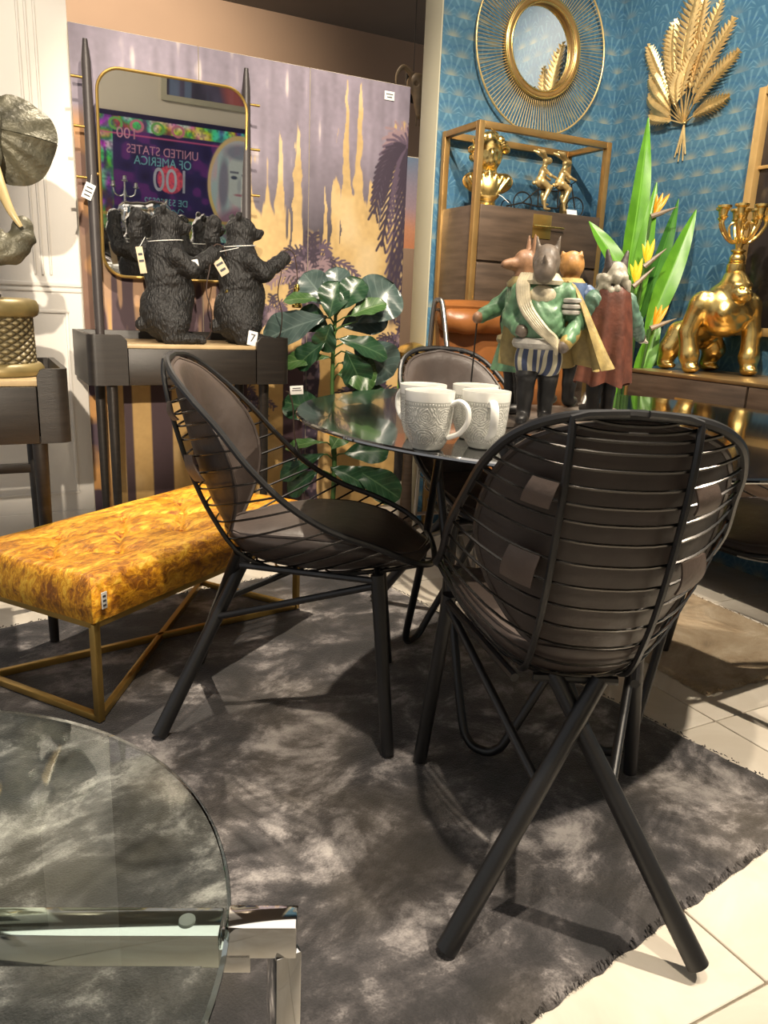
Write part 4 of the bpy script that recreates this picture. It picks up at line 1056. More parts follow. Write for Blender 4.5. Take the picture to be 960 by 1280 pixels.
def cup(x, y, z, par, name='candle_cup'):
    return MB().lathe([(.006, -.050), (.012, -.040), (.017, -.036), (.012, -.030), (.015, -.010), (.0245, -.005), (.0245, .003), (.015, .005), (.010, -.01), (0, -.01)], 20, (x, y, z)).build(name, M['gold'], par, 40)
cup(0, -.055, .590, gr)
for k in range(7):
    a = R(20+360/7*k); rr_ = .078; c, s = math.cos(a), math.sin(a)
    pts = spline([(0, -.055, .488), (.35*rr_*c, -.055+.35*rr_*s, .478), (.72*rr_*c, -.055+.72*rr_*s, .500), (rr_*c, -.055+rr_*s, .535), (rr_*c, -.055+rr_*s, .560)], 7)
    ar = MB().tube(pts, .0068, 8).build('arm', M['gold'], gr)
    MB().tube(spline([(.5*rr_*c, -.055+.5*rr_*s, .486), (.62*rr_*c, -.055+.62*rr_*s, .53), (.35*rr_*c, -.055+.35*rr_*s, .545), (.2*rr_*c, -.055+.2*rr_*s, .52)], 6), .0032, 6).build('scroll', M['gold'], ar)
    MB().tube([(.9*rr_*c, -.055+.9*rr_*s, .520), (1.12*rr_*c, -.055+1.12*rr_*s, .545)], [.004, .0015], 6).build('leaf_tip', M['gold'], ar)
    cup(rr_*c, -.055+rr_*s, .598, gr)
# ---- framed dark panel on right wall
M['dark_pane'] = mat('smoked_mirror_pane', (.035, .030, .030), .12, .3, var=.5, scale=3, spec=.5)
M['frame_wood'] = mat('golden_oak_frame', (.50, .33, .13), .4, .3, var=.2, scale=10)
pf = thing('wall_mirror_frame', 'large dark smoked wall mirror in golden grid frame above sideboard', 'mirror', (2.748, 1.6, 1.40))
y0_, y1_, zb_, zt_ = -.42, .60, -.435, .445
for a, b in (((y0_, zb_), (y0_, zt_)), ((y1_, zb_), (y1_, zt_))): MB().box((-.022, a[0], 0), (.044, .032, zt_-zb_+.032), .002).build('stile', M['frame_wood'], pf)
for z in (zb_, zt_): MB().box((-.022, (y0_+y1_)/2, z), (.044, y1_-y0_-.032, .032), .002).build('rail', M['frame_wood'], pf)
MB().box((-.016, (y0_+y1_)/2, .175), (.016, y1_-y0_-.032, .012), .001).build('muntin', M['frame_wood'], pf)
MB().box((-.016, .09, 0), (.014, .012, zt_-zb_-.03), .001).build('muntin', M['frame_wood'], pf)
for ya, yb in ((y0_+.016, .084), (.096, y1_-.016)):
    for za, zb2 in ((zb_+.016, .169), (.181, zt_-.016)): MB().box((-.008, (ya+yb)/2, (za+zb2)/2), (.006, yb-ya, zb2-za)).build('pane', M['dark_pane'], pf)
# ================================================================== ON THE TABLE
def mug_mat():
    m, nt, b = new_mat('embossed_porcelain'); x = NX(nt); v, o = x.xyz('Object')
    a = x.m('ARCTAN2', o[1], o[0]); z = o[2]
    # paisley-like scrolls from warped rings, only below the bead band
    ca = x.m('MULTIPLY', x.m('SUBTRACT', x.m('FRACT', x.m('MULTIPLY', a, 7/6.28318)), .5), .036)
    zz = x.m('SUBTRACT', x.m('FLOORED_MODULO', z, .042), .021)
    rad = x.m('SQRT', x.m('ADD', x.m('MULTIPLY', ca, ca), x.m('MULTIPLY', zz, zz)))
    n = x.noise(v, 60, 3)
    rings = x.m('SINE', x.m('ADD', x.m('MULTIPLY', rad, 1500), x.m('MULTIPLY', n, 20)))
    rays = x.m('SINE', x.m('MULTIPLY', x.m('ARCTAN2', zz, ca), 9))
    pat = x.m('MULTIPLY', x.step(x.m('ADD', rings, x.m('MULTIPLY', rays, .5)), -.1, .7), x.m('MULTIPLY', x.step(z, .079, .076), x.step(z, .010, .014)))
    bead = x.m('MULTIPLY', x.step(x.m('SINE', x.m('MULTIPLY', a, 52)), .0, .5), x.step(x.m('ABSOLUTE', x.m('SUBTRACT', z, .083)), .0026, .0014))
    h = x.m('ADD', pat, bead)
    c = x.mix(x.m('MULTIPLY', h, .8), (.46, .46, .42), (.80, .79, .73)); c = x.mix(x.step(z, .087, .089), c, (.80, .79, .74))
    nt.links.new(c, b.inputs['Base Color']); b.inputs['Roughness'].default_value = .22; b.inputs['Coat Weight'].default_value = .4
    x.bump(h, b, .6, .004); return m
M['mug'] = mug_mat(); M['porcelain'] = mat('white_porcelain', (.82, .81, .76), .2, coat=.4, var=.02)
def make_mug():
    t = thing('embossed_mug', 'x', 'mug')
    MB().lathe([(0, 0), (.026, 0), (.029, .003), (.030, .006), (.034, .012), (.0395, .030), (.0425, .055), (.0445, .085), (.0455, .103), (.0450, .1055), (.0430, .105)], 56).build('body', M['mug'], t, 50)
    MB().lathe([(.0430, .105), (.0415, .085), (.039, .055), (.034, .025), (.022, .010), (0, .009)], 48).build('inside', M['porcelain'], t, 50)
    pts = spline([(.0425, 0, .083), (.058, 0, .090), (.073, 0, .078), (.074, 0, .055), (.060, 0, .034), (.0385, 0, .024)], 8)
    MB().tube(pts, [.0078]*len(pts), 10, flat=.62).build('handle', M['porcelain'], t)
    return t
mug = make_mug(); TT = .7545
for i, (x, y, a, lab) in enumerate([(.716, 1.190, -52, 'embossed grey mug at the table edge with handle beside its neighbour'), (.826, 1.172, -112, 'embossed grey mug next to the rhinoceros figurine with handle facing forward'),
                                    (.762, 1.292, 100, 'embossed mug half hidden behind the mug at the table edge'), (.868, 1.270, 60, 'embossed mug half hidden behind the mug next to the rhinoceros')]):
    o = mug if i == 0 else copy_tree(mug)
    o.location = (x, y, TT); o.rotation_euler = (0, 0, R(a)); o['label'] = lab; o['group'] = 'embossed mugs on the glass table'

# ---- animal musketeers
C_ = dict(rhino=(.16, .125, .095), green=(.13, .27, .14), cream=(.66, .58, .40), silver=(.55, .52, .46), blue=(.045, .065, .13), boot=(.012, .011, .011), tan=(.46, .34, .12), gold=(.45, .32, .10), red=(.13, .040, .022), ruff=(.40, .37, .29), ear=(.075, .06, .055), hare=(.36, .19, .10), bluecoat=(.10, .16, .30), tiger=(.48, .24, .07), hand=(.62, .56, .44), slab=(.16, .125, .10), olive=(.30, .24, .10), teal=(.11, .21, .15))
for k_, c_ in C_.items(): M['fig_'+k_] = mat('painted_'+k_, c_, .48, .25 if k_ in ('silver', 'gold') else 0, var=.45, scale=38, bump=.12, bscale=120, coat=.15)
sl = thing('display_board', 'dark wooden board on the glass table under the animal figurines', 'board', (1.215, 1.475, TT), R(-28))
MB().box((0, 0, .006), (.44, .36, .012), .002).build('board', M['fig_slab'], sl)
def stripe_mat():
    m, nt, b = new_mat('striped_breeches'); x = NX(nt); v, o = x.xyz()
    s = x.m('SINE', x.m('MULTIPLY', x.m('ARCTAN2', x.m('SUBTRACT', o[0], .0), x.m('ADD', o[1], .0)), 13))
    nt.links.new(x.mix(x.step(s, -.1, .3), (.035, .05, .11), (.50, .46, .32)), b.inputs['Base Color']); b.inputs['Roughness'].default_value = .45; return m
M['fig_stripe'] = stripe_mat()
def cape(parent, m, w_top, w_bot, z_top, z_bot, depth, a0=20, a1=160, swing=0.0, name='cape'):
    """half-cone cloak hanging behind (+y) with folds; a0..a1 degrees around the body"""
    def fn(u, v):
        a = R(a0+(a1-a0)*u); w = w_top+(w_bot-w_top)*v**.55; fold = 1+.15*v*math.sin(u*26)+.09*v*math.sin(u*11+1)
        y = math.sin(a)*w*depth*fold
        return (math.cos(a)*w*fold+swing*v*v, y+.008, z_top+(z_bot-z_top)*v+.006*math.sin(u*19)*v)
    return MB().sheet(fn, 50, 24, .004).build(name, m, parent, 60)
def figure(name, label, loc, rz, head, col, legs=((.030, 0), (-.030, 0)), armL=None, armR=None, belly=1.0, s=1.0):
    t = thing(name, label, 'figurine', (*loc, TT+.0125), R(rz), 'animal musketeer figurines on the glass table'); t.scale = (s*.84, s*.90, s)
    body = [('e', (0, 0, .215), (.050*belly, .046*belly, .062), None), ('e', (0, 0, .268), (.056, .038, .040), None), ('c', (0, 0, .28), .028, (0, -.005, .315), .024)]+head['prims']
    for (lx, ly) in legs: body += chain([(lx*.8, 0, .165), (lx, ly-.004, .10), (lx, ly+.004, .035), (lx, ly+.004, .022)], [.026, .016, .012, .011])
    arms = (armL, armR)
    for arm in arms: body += chain(arm, [.020, .0165, .0125]+[.011]*(len(arm)-3))+[('e', arm[-1], (.0135, .0125, .012), None)]
    organic('body', body, .0036, M[head['mat']], t, .008)
    # clothes
    tun = [('e', (0, -.002, .213), (.0545*belly, .051*belly, .064), None), ('e', (0, 0, .266), (.0605, .042, .042), None)]
    organic('tunic', tun+[q for arm in arms for q in chain(arm[:3], [.0245, .0205, .0165])], .0036, M[col['tunic']], t, .010, lambda X, Y, Z: .0010*np.sin(Z*260+6*np.sin(X*60)))
    br = []
    for (lx, ly) in legs: br += [('e', (lx, ly*.6, .138), (.0345, .036, .046), None)]
    organic('breeches', br+[('e', (0, 0, .168), (.046, .042, .028), None)], .0036, M[col['breeches']], t, .010)
    for (lx, ly) in legs:
        bt = chain([(lx, ly, .108), (lx, ly+.004, .060), (lx, ly+.006, .020)], [.0265, .0205, .018])+[('e', (lx*1.1, ly-.018, .0125), (.017, .036, .0125), None), ('e', (lx, ly, .104), (.029, .029, .008), None)]
        organic('boot', bt, .0034, M['fig_boot'], t, .008)
    MB().tube([(.052*belly*math.cos(R(a)), .049*belly*math.sin(R(a))-.001, .172) for a in range(0, 360, 15)], .0115, 8, closed=True, flat=1).build('belt', M[col['belt']], t)
    return t
def ear_prims(x, y, z, r, h, tilt=0): return [q for s in (-1, 1) for q in (('c', (s*x, y, z), r, (s*(x+tilt), y, z+h), r*.35, .004),)]
h_rhino = dict(mat='fig_rhino', prims=[('e', (0, -.004, .338), (.034, .038, .036), None), ('e', (0, -.034, .322), (.028, .030, .030), None), ('e', (0, -.052, .314), (.024, .018, .022), None), ('c', (0, -.062, .330), .008, (0, -.074, .350), .002, .004), ('e', (.022, -.030, .340), (.006, .006, .005), None, .003), ('e', (-.022, -.030, .340), (.006, .006, .005), None, .003)]+ear_prims(.022, .004, .362, .0085, .026, .006))
rh = figure('rhino_figurine', 'rhinoceros figurine in green tunic, cream sash and tan cape', (1.075, 1.345), -42, h_rhino, dict(tunic='fig_green', breeches='fig_stripe', belt='fig_silver'), legs=((.028, .012), (-.024, -.014)),
            armL=[(.058, .0, .275), (.092, .006, .222), (.070, -.042, .178), (.062, -.050, .168)], armR=[(-.058, 0, .275), (-.080, .022, .222), (-.055, -.03, .20), (-.04, -.046, .196)], belly=1.12)
cape(rh, M['fig_tan'], .060, .140, .300, .122, .60, -24, 150, .022)
for k in range(5):
    o = .006*(k-2); MB().tube(spline([(-.046+o, .012, .312), (-.050+o, -.030, .288), (-.036+o, -.054, .245), (.004+o, -.066, .205), (.040, -.060, .180+o*.6), (.046, -.052, .165+o)], 6), .0060, 8).build('sash_fold', M['fig_cream'], rh)
MB().lathe([(.044, .292), (.047, .300), (.034, .314), (.030, .316), (.030, .300)], 28, (0, -.004, 0)).build('collar', M['fig_cream'], rh, 60)
organic('breastplate', [('e', (0, -.030, .270), (.034, .018, .022), None)], .003, M['fig_cream'], rh)
for k in range(3): MB().tube([(.068+.026*math.cos(R(a)), .026*math.sin(R(a)), .262-.012*k) for a in range(0, 360, 30)], .0052, 6, closed=True).build('shoulder_plate', M['fig_silver'], rh)
organic('gauntlet', chain([(.084, -.010, .198), (.068, -.044, .176)], [.020, .0165]), .003, M['fig_gold'], rh)
h_hare = dict(mat='fig_hare', prims=[('e', (0, -.002, .345), (.028, .032, .030), None), ('e', (0, -.036, .340), (.016, .028, .014), None), ('e', (0, -.060, .338), (.008, .010, .008), None)]+ear_prims(.014, .012, .365, .009, .040, .004))
gn = figure('green_coat_figurine', 'long eared figurine in long green coat leaning on thin black cane', (1.14, 1.50), -100, h_hare, dict(tunic='fig_green', breeches='fig_olive', belt='fig_olive'),
            armL=[(.056, 0, .275), (.075, .02, .225), (.060, -.02, .190), (.05, -.03, .185)], armR=[(-.056, 0, .278), (-.078, -.035, .245), (-.062, -.088, .222), (-.058, -.100, .218)])
def skirt(u, v):
    a = 2*PI*u; w = .052+.022*v; return (w*math.cos(a)*(1+.05*math.sin(9*a)*v), w*.9*math.sin(a)*(1+.05*math.sin(9*a)*v), .185-.085*v)
MB().sheet(skirt, 48, 8, .003).build('coat_skirt', M['fig_green'], gn, 60)
MB().tube([(-.058, -.100, .222), (-.058, -.108, .001)], .0022, 8).build('cane', M['stand'], gn)
MB().tube(spline([(.05, .02, .30), (.0, -.050, .235), (-.045, -.02, .18), (-.05, .03, .15)], 8), .0075, 6, flat=.5).build('baldric', M['fig_boot'], gn)
MB().lathe([(.044, .290), (.046, .300), (.032, .314), (.028, .300)], 24).build('collar', M['fig_olive'], gn, 60)
h_wolf = dict(mat='fig_ear', prims=[('e', (0, -.004, .335), (.030, .034, .032), None), ('e', (0, -.042, .328), (.016, .030, .016), None)]+ear_prims(.022, .006, .352, .014, .036, .010))
wf = figure('red_cape_figurine', 'figurine seen from behind in red brown cape with grey ruff', (1.345, 1.43), 168, h_wolf, dict(tunic='fig_teal', breeches='fig_teal', belt='fig_olive'), legs=((.030, .006), (-.026, -.008)),
            armL=[(-.056, 0, .272), (-.092, -.006, .225), (-.128, -.030, .196), (-.140, -.038, .190)], armR=[(.056, 0, .275), (.075, -.01, .225), (.060, -.05, .20), (.055, -.06, .198)], s=.98)
cape(wf, M['fig_red'], .040, .078, .306, .078, .80, -4, 178, .006)
organic('hand', [('e', (-.146, -.042, .186), (.013, .012, .011), None)]+[('c', (-.148, -.044+.006*k, .184), .004, (-.160, -.048+.008*k, .178), .003, .003) for k in range(-1, 3)], .0022, M['fig_hand'], wf, .004)
rn = random.Random(5); rf = []
for k in range(44):
    a = rn.uniform(0, 2*PI); e = rn.uniform(-1, 1); rf.append(('e', (.040*math.cos(a), .036*math.sin(a)+.004, .312+.018*e), (.011, .011, .010), None, .004))
rf += [('e', (0, .016, .335), (.029, .026, .030), None)]
organic('ruff', rf, .0034, M['fig_ruff'], wf, .006)
h_tig = dict(mat='fig_tiger', prims=[('e', (0, -.002, .345), (.036, .036, .034), None), ('e', (0, -.032, .334), (.020, .020, .017), None)]+ear_prims(.026, .006, .368, .010, .008, .002))
tg_ = figure('blue_coat_figurine', 'tiger figurine in blue coat behind the red caped one', (1.36, 1.60), 120, h_tig, dict(tunic='fig_bluecoat', breeches='fig_blue', belt='fig_gold'),
             armL=[(.056, 0, .275), (.085, .0, .235), (.070, -.03, .255), (.066, -.04, .262)], armR=[(-.056, 0, .275), (-.078, 0, .225), (-.060, -.04, .19), (-.055, -.05, .186)], s=1.03)
cape(tg_, M['fig_bluecoat'], .056, .070, .302, .12, .7, 10, 170)
MB().lathe([(.042, .292), (.046, .303), (.034, .314), (.030, .300)], 24).build('collar', M['fig_gold'], tg_, 60)
# ================================================================== PLANTS
def leaf_mat(name, c1, c2, rough=.35, vein=(.2, .3, .1), freq=60):
    m, nt, b = new_mat(name); x = NX(nt); a = nt.nodes.new('ShaderNodeUVMap'); sp = nt.nodes.new('ShaderNodeSeparateXYZ'); nt.links.new(a.outputs[0], sp.inputs[0])
    u, v = sp.outputs[0], sp.outputs[1]; au = x.m('ABSOLUTE', x.m('SUBTRACT', u, .5))
    mid = x.step(au, .035, .012); side = x.step(x.m('SINE', x.m('ADD', x.m('MULTIPLY', v, freq), x.m('MULTIPLY', au, -freq*.55))), .80, .98)
    w, _ = x.xyz(); n = x.noise(w, 14, 4)
    c = x.mix(x.step(n, .35, .65), c1, c2); c = x.mix(x.m('MAXIMUM', x.m('MULTIPLY', mid, .8), x.m('MULTIPLY', side, .35)), c, vein)
    nt.links.new(c, b.inputs['Base Color']); b.inputs['Roughness'].default_value = rough
    x.bump(x.m('ADD', mid, x.m('MULTIPLY', side, .5)), b, -.4, .004)
    b.inputs['Subsurface Weight'].default_value = .0
    return m
M['fig_leaf'] = leaf_mat('fig_leaf', (.010, .038, .016), (.020, .062, .026), .32, (.07, .13, .06), 46)
M['fig_leaf_pale'] = leaf_mat('fig_leaf_pale', (.035, .085, .022), (.055, .125, .035), .35, (.16, .24, .10), 46)
M['fig_leaf_grey'] = leaf_mat('fig_leaf_grey', (.045, .075, .068), (.075, .110, .100), .28, (.14, .19, .17), 46)
M['bop_leaf'] = leaf_mat('paradise_leaf', (.070, .225, .012), (.105, .300, .018), .38, (.18, .42, .06), 190)
M['bop_dark'] = leaf_mat('paradise_leaf_dark', (.040, .160, .018), (.06, .21, .024), .38, (.10, .28, .05), 190)
M['stem_green'] = mat('green_stem', (.055, .13, .03), .5, var=.3, scale=20)
M['stem_brown'] = mat('woody_stem', (.055, .045, .025), .7, var=.3, scale=20, bump=.2)
M['petal'] = mat('orange_petal', (.82, .36, .02), .4, var=.25, scale=20); M['petal_y'] = mat('yellow_petal', (.85, .58, .03), .4, var=.2, scale=20)
M['bract'] = mat('green_pink_bract', (.28, .22, .16), .45, var=.4, scale=16)
M['pot'] = mat('dark_woven_pot', (.035, .03, .026), .7, var=.4, scale=30, bump=.5, bscale=60); M['soil'] = mat('soil', (.02, .014, .01), .9, var=.4, scale=60, bump=.6)
def leaf_mesh(L, W, shape, bend, fold, wave, nu=10, nv=16):
    vs = []; uv = []; fs = []
    for j in range(nv+1):
        v = j/nv; w = W/2*shape(v); ang = bend*v; yy = L*(math.sin(ang)/bend if abs(bend) > 1e-3 else v); zz = -L*((1-math.cos(ang))/bend if abs(bend) > 1e-3 else 0)
        for i in range(nu+1):
            u = i/nu; s = 2*u-1
            vs.append((s*w*math.cos(fold*abs(s)), yy, zz+abs(s)*w*math.sin(fold)+wave*W*.05*math.sin(v*17+s*2)*abs(s))); uv.append((u, v))
    for j in range(nv):
        for i in range(nu): a = j*(nu+1)+i; fs.append((a, a+1, a+2+nu, a+1+nu))
    me = bpy.data.meshes.new('leaf'); me.from_pydata(vs, [], fs); l = me.uv_layers.new(name='UVMap')
    for lp in me.loops: l.data[lp.index].uv = uv[lp.vertex_index]
    me.polygons.foreach_set('use_smooth', [True]*len(me.polygons)); me.update(); return me
def aim(base, yaxis, normal):
    y = Vector(yaxis).normalized(); z = Vector(normal); z = (z-y*z.dot(y)).normalized(); x = y.cross(z)
    m = Matrix((x, y, z)).transposed().to_4x4(); m.translation = base; return m
RV = Vector((math.cos(YAW), -math.sin(YAW), 0)); FV = Vector((math.sin(YAW), math.cos(YAW), 0)); UP = Vector((0, 0, 1))
obov = lambda v: (math.sin(PI*min(1, v**1.25*.985+.0))**.62)*(.62+.5*v) if 0 < v < 1 else .02
fp = thing('fiddle_leaf_fig', 'fiddle leaf fig with big dark green leaves beside the vanity', 'plant', (1.285, 2.90, 0))
MB().lathe([(0, 0), (.085, 0), (.105, .05), (.112, .13), (.108, .15), (.098, .15), (.095, .135), (0, .135)], 32).build('pot', M['pot'], fp, 50)
MB().lathe([(0, .132), (.096, .132), (.096, .138), (0, .142)], 24).build('soil', M['soil'], fp)
MB().tube(spline([(.005, 0, .13), (.012, 0, .35), (-.004, 0, .6), (-.006, 0, .82), (.004, 0, 1.0)], 6), [.0105]*13+[.0085]*6+[.007]*6, 10).build('trunk', M['stem_green'], fp)
# (across, height, toward camera, growing direction in degrees from image right, length, width, how far the face turns up, material)
for (s, z, d, ang, L, W, up, mk) in [(.085, .935, .02, 48, .185, .175, .05, 2), (.01, 1.0, -.05, 95, .13, .10, .1, 2), (-.055, 1.015, .05, 172, .13, .055, .9, 1), (-.02, .95, .10, 80, .125, .11, .55, 0), (-.03, .955, .05, 196, .25, .13, .45, 2), (.015, .875, .12, -10, .18, .085, .8, 0), (.075, .865, .03, -38, .185, .165, .1, 2),
                                     (.020, .735, .10, 5, .135, .13, .15, 1), (-.015, .80, .09, 183, .175, .07, .75, 1), (-.02, .90, .02, 150, .13, .10, .3, 0), (.06, .96, .12, 30, .13, .07, .8, 1), (-.01, .93, .13, 250, .10, .09, .4, 0), (-.03, .46, .12, 182, .14, .05, 1.2, 1), (-.03, .41, .10, 205, .19, .08, .7, 0), (.0, .43, .10, 60, .09, .08, .5, 1), (.0, .36, .14, -20, .15, .085, .7, 0), (.08, .36, .08, -28, .22, .12, .5, 0), (.05, .41, .06, 10, .16, .10, .5, 0), (.06, .46, .02, 25, .16, .10, .4, 0), (-.05, .34, .1, 215, .15, .08, .6, 0), (.03, .60, .0, 20, .17, .12, .5, 0), (-.02, .56, .02, 160, .17, .12, .5, 0), (.03, .985, .10, 62, .12, .10, .5, 0), (.05, .83, .12, -62, .14, .11, .3, 0), (-.03, .86, .11, 215, .14, .09, .6, 0), (.02, .92, -.04, 20, .17, .13, .2, 2), (-.02, .99, -.03, 130, .15, .11, .2, 2), (.03, .78, .02, -20, .15, .12, .3, 0)]:
    di = RV*math.cos(R(ang))+UP*math.sin(R(ang)); nrm = -FV*1.0+UP*up
    base = RV*s+UP*z-FV*d*.6
    L *= 1.22; W *= 1.28; me = leaf_mesh(L, W, obov, .55, .22, 1.0); me.materials.append(M[('fig_leaf', 'fig_leaf_pale', 'fig_leaf_grey')[mk]])
    o = bpy.data.objects.new('leaf', me); COL.objects.link(o); o.parent = fp; o.matrix_local = aim(base, di, nrm)
    MB().tube([tuple(UP*(z-.03)), tuple(base*.6+UP*(z-.015)*.4), tuple(base+di*.01)], [.004, .003, .0025], 6).build('petiole', M['stem_green'], fp)
# hanging plug and label of the lamp cord beside the vanity
pg = thing('lamp_plug', 'black plug and white label hanging on cord beside the fig plant', 'plug', (1.10, 2.875, .40))
MB().tube(spline([(-.03, .0, .265), (-.015, 0, .255), (.0, 0, .20), (.004, 0, .12), (.014, 0, .055)], 6), .003, 6).build('cord', M['cord'], pg)
MB().lathe([(0, .0), (.017, 0), (.020, .008), (.016, .026), (.006, .045), (.004, .06), (0, .06)], 16, (.015, 0, 0)).build('plug', M['stand'], pg, 40)
for s in (-1, 1): MB().tube([(.015+s*.008, 0, -.016), (.015+s*.008, 0, .002)], .0024, 8).build('pin', M['chrome'], pg)
price_tag(pg, (.012, -.006, .27), .052, .034, (0, R(-4), R(-15)), None, 'label_white', 2)

# ---- bird of paradise
lance = lambda v: max(.02, math.sin(PI*min(1, v*.97+.02))**.75*(1.15-.45*v))
BPB = Vector((2.47, 2.50, 0))
bp = thing('bird_of_paradise', 'bird of paradise plant with long bright green leaves and orange flowers', 'plant', tuple(BPB))
MB().lathe([(0, 0), (.09, 0), (.115, .08), (.12, .24), (.113, .26), (.103, .26), (.1, .24), (0, .24)], 32).build('pot', M['pot'], bp, 50)
MB().lathe([(0, .236), (.10, .236), (.10, .243), (0, .247)], 24).build('soil', M['soil'], bp)
def sp(s, z, d=0.0): return RV*s+UP*z-FV*d
# (base across, base z, tip across, tip z, depth, width, material)
for (s0, z0_, s1, z1_, d, W, mk, tw) in [(-.055, 1.02, .015, 1.77, .02, .105, 'bop_leaf', .25), (-.015, .92, .030, 1.53, .06, .080, 'bop_leaf', -.3), (.06, .93, .215, 1.435, .04, .098, 'bop_leaf', -.15), (.03, .95, .175, 1.47, -.03, .085, 'bop_dark', .3), (-.05, 1.13, -.215, 1.375, .10, .085, 'bop_leaf', .2), (-.06, .66, -.03, 1.02, .05, .115, 'bop_leaf', .1), (.03, .70, .115, 1.01, .07, .085, 'bop_leaf', -.2), (.07, .80, .20, .90, .02, .07, 'bop_dark', .3), (-.10, .50, -.13, .80, .02, .09, 'bop_dark', 0), (-.02, .45, -.05, .72, .12, .05, 'bop_leaf', .3), (.02, .45, .02, .70, .12, .05, 'bop_leaf', -.3)]:
    a, b = sp(s0, z0_, d), sp(s1, z1_, d*.6); L = (b-a).length
    me = leaf_mesh(L*1.03, W, lance, .22, .30, .4, 10, 24); me.materials.append(M[mk])
    o = bpy.data.objects.new('leaf', me); COL.objects.link(o); o.parent = bp; o.matrix_local = aim(a, b-a, -FV+RV*tw+UP*.15)
    MB().tube(spline([tuple(sp(s0*.25, .24, 0)), tuple((sp(s0*.25, .24)+a)/2+RV*.01), tuple(a+(b-a)*.05)], 6), .0065, 8).build('stalk', M['stem_green'], bp)
for (s, z, d, lean, ang, mk) in [(-.045, 1.12, .14, .15, 96, 'petal_y'), (.028, 1.40, .02, .4, 72, 'petal'), (.0, 1.20, .10, 0, 92, 'petal_y'), (.045, .96, .14, .5, 74, 'petal')]:
    c = sp(s, z, d)
    MB().tube(spline([tuple(sp(s*.3, .24, 0)), tuple(sp(s*.7, z*.6, d*.5)), tuple(c)], 6), .0055, 8).build('flower_stalk', M['stem_green'], bp)
    di = RV*math.cos(R(ang-50))+UP*math.sin(R(ang-50))
    MB().tube([tuple(c), tuple(c+di*.05), tuple(c+di*.11)], [.011, .009, .001], 8).build('bract', M['bract'], bp)
    for k, da in enumerate((-14, 0, 13)):
        d2 = RV*math.cos(R(ang+da))+UP*math.sin(R(ang+da)); me = leaf_mesh(.105-.01*k, .026, lance, .2, .5, .2, 4, 8); me.materials.append(M[mk])
        o = bpy.data.objects.new('petal', me); COL.objects.link(o); o.parent = bp; o.matrix_local = aim(c+di*.012, d2, -FV+RV*.3*(k-1))
# ================================================================== ARMCHAIR, THINGS BEYOND THE SCREEN
M['tan_leather'] = mat('tan_leather', (.27, .098, .024), .38, var=.35, scale=6, bump=.12, bscale=40)
M['steel'] = mat('brushed_steel', (.45, .43, .40), .3, 1.0, var=.1)
ac = thing('leather_armchair', 'tan leather sling armchair with bent steel tube frame', 'armchair', (1.885, 2.385, .0), R(-8))
def sling(u, v):
    # back roll at the top, then down to the seat and forward
    x = -.30+.60*u
    P = [(-.02, 1.000), (.035, 1.020), (.062, .985), (.045, .93), (.03, .86), (.0, .70), (-.05, .52), (-.10, .40), (-.18, .375), (-.32, .385), (-.46, .41)]
    q = v*(len(P)-1); i = min(int(q), len(P)-2); f = q-i
    y = P[i][0]*(1-f)+P[i+1][0]*f; z = P[i][1]*(1-f)+P[i+1][1]*f
    pin = 1-.0*v
    return (x*pin, y+.20, z+.006*math.sin(u*PI*2)*math.sin(v*9))
def sling2(u, v):
    y, z = [(-.35+.0, 0)][0]
    return sling(u, v)
MB().sheet(sling, 40, 60, .035).build('sling', M['tan_leather'], ac, 60)
organic('head_roll', [('c', (-.27, .205, .965), .050, (.27, .205, .965), .050), ('e', (-.20, .17, .955), (.07, .035, .045), None), ('e', (.20, .17, .955), (.07, .035, .045), None)], .009, M['tan_leather'], ac, .02)
for s in (-1, 1):
    MB().tube(spline([(s*.335, .30, .012), (s*.335, .27, .40), (s*.335, .225, .85), (s*.335, .205, 1.01), (s*.325, .19, 1.035), (s*.315, .165, 1.01), (s*.315, .08, .80), (s*.325, -.05, .56), (s*.335, -.25, .40), (s*.335, -.30, .012)], 6), .0095, 10).build('side_frame', M['steel'], ac)
    MB().tube(spline([(s*.335, .26, .56), (s*.335, .05, .60), (s*.335, -.22, .57), (s*.335, -.285, .50)], 6), .0095, 10).build('arm_rail', M['steel'], ac)
    MB().tube([(s*.31, .21, 1.0), (s*.335, .21, 1.0)], .006, 6).build('link', M['steel'], ac)
for y, z in ((.29, .16), (-.285, .16)): MB().tube([(-.335, y, z), (.335, y, z)], .008, 8).build('cross_tube', M['steel'], ac)
# gilt bowl on a small stand in the gap
gb = thing('gilt_bowl', 'gilt bowl on a small wooden stand between screen and armchair', 'bowl', (1.735, 3.05, 0))
MB().lathe([(0, 0), (.07, 0), (.075, .012), (.03, .03), (.022, .30), (.022, .70), (.06, .735), (.075, .745), (.075, .76), (0, .76)], 28).build('stand', M['walnut'], gb, 40)
MB().lathe([(0, .760), (.035, .760), (.062, .775), (.075, .800), (.078, .812), (.060, .835), (.03, .850), (0, .856)], 32).build('bowl', M['gold'], gb, 50)
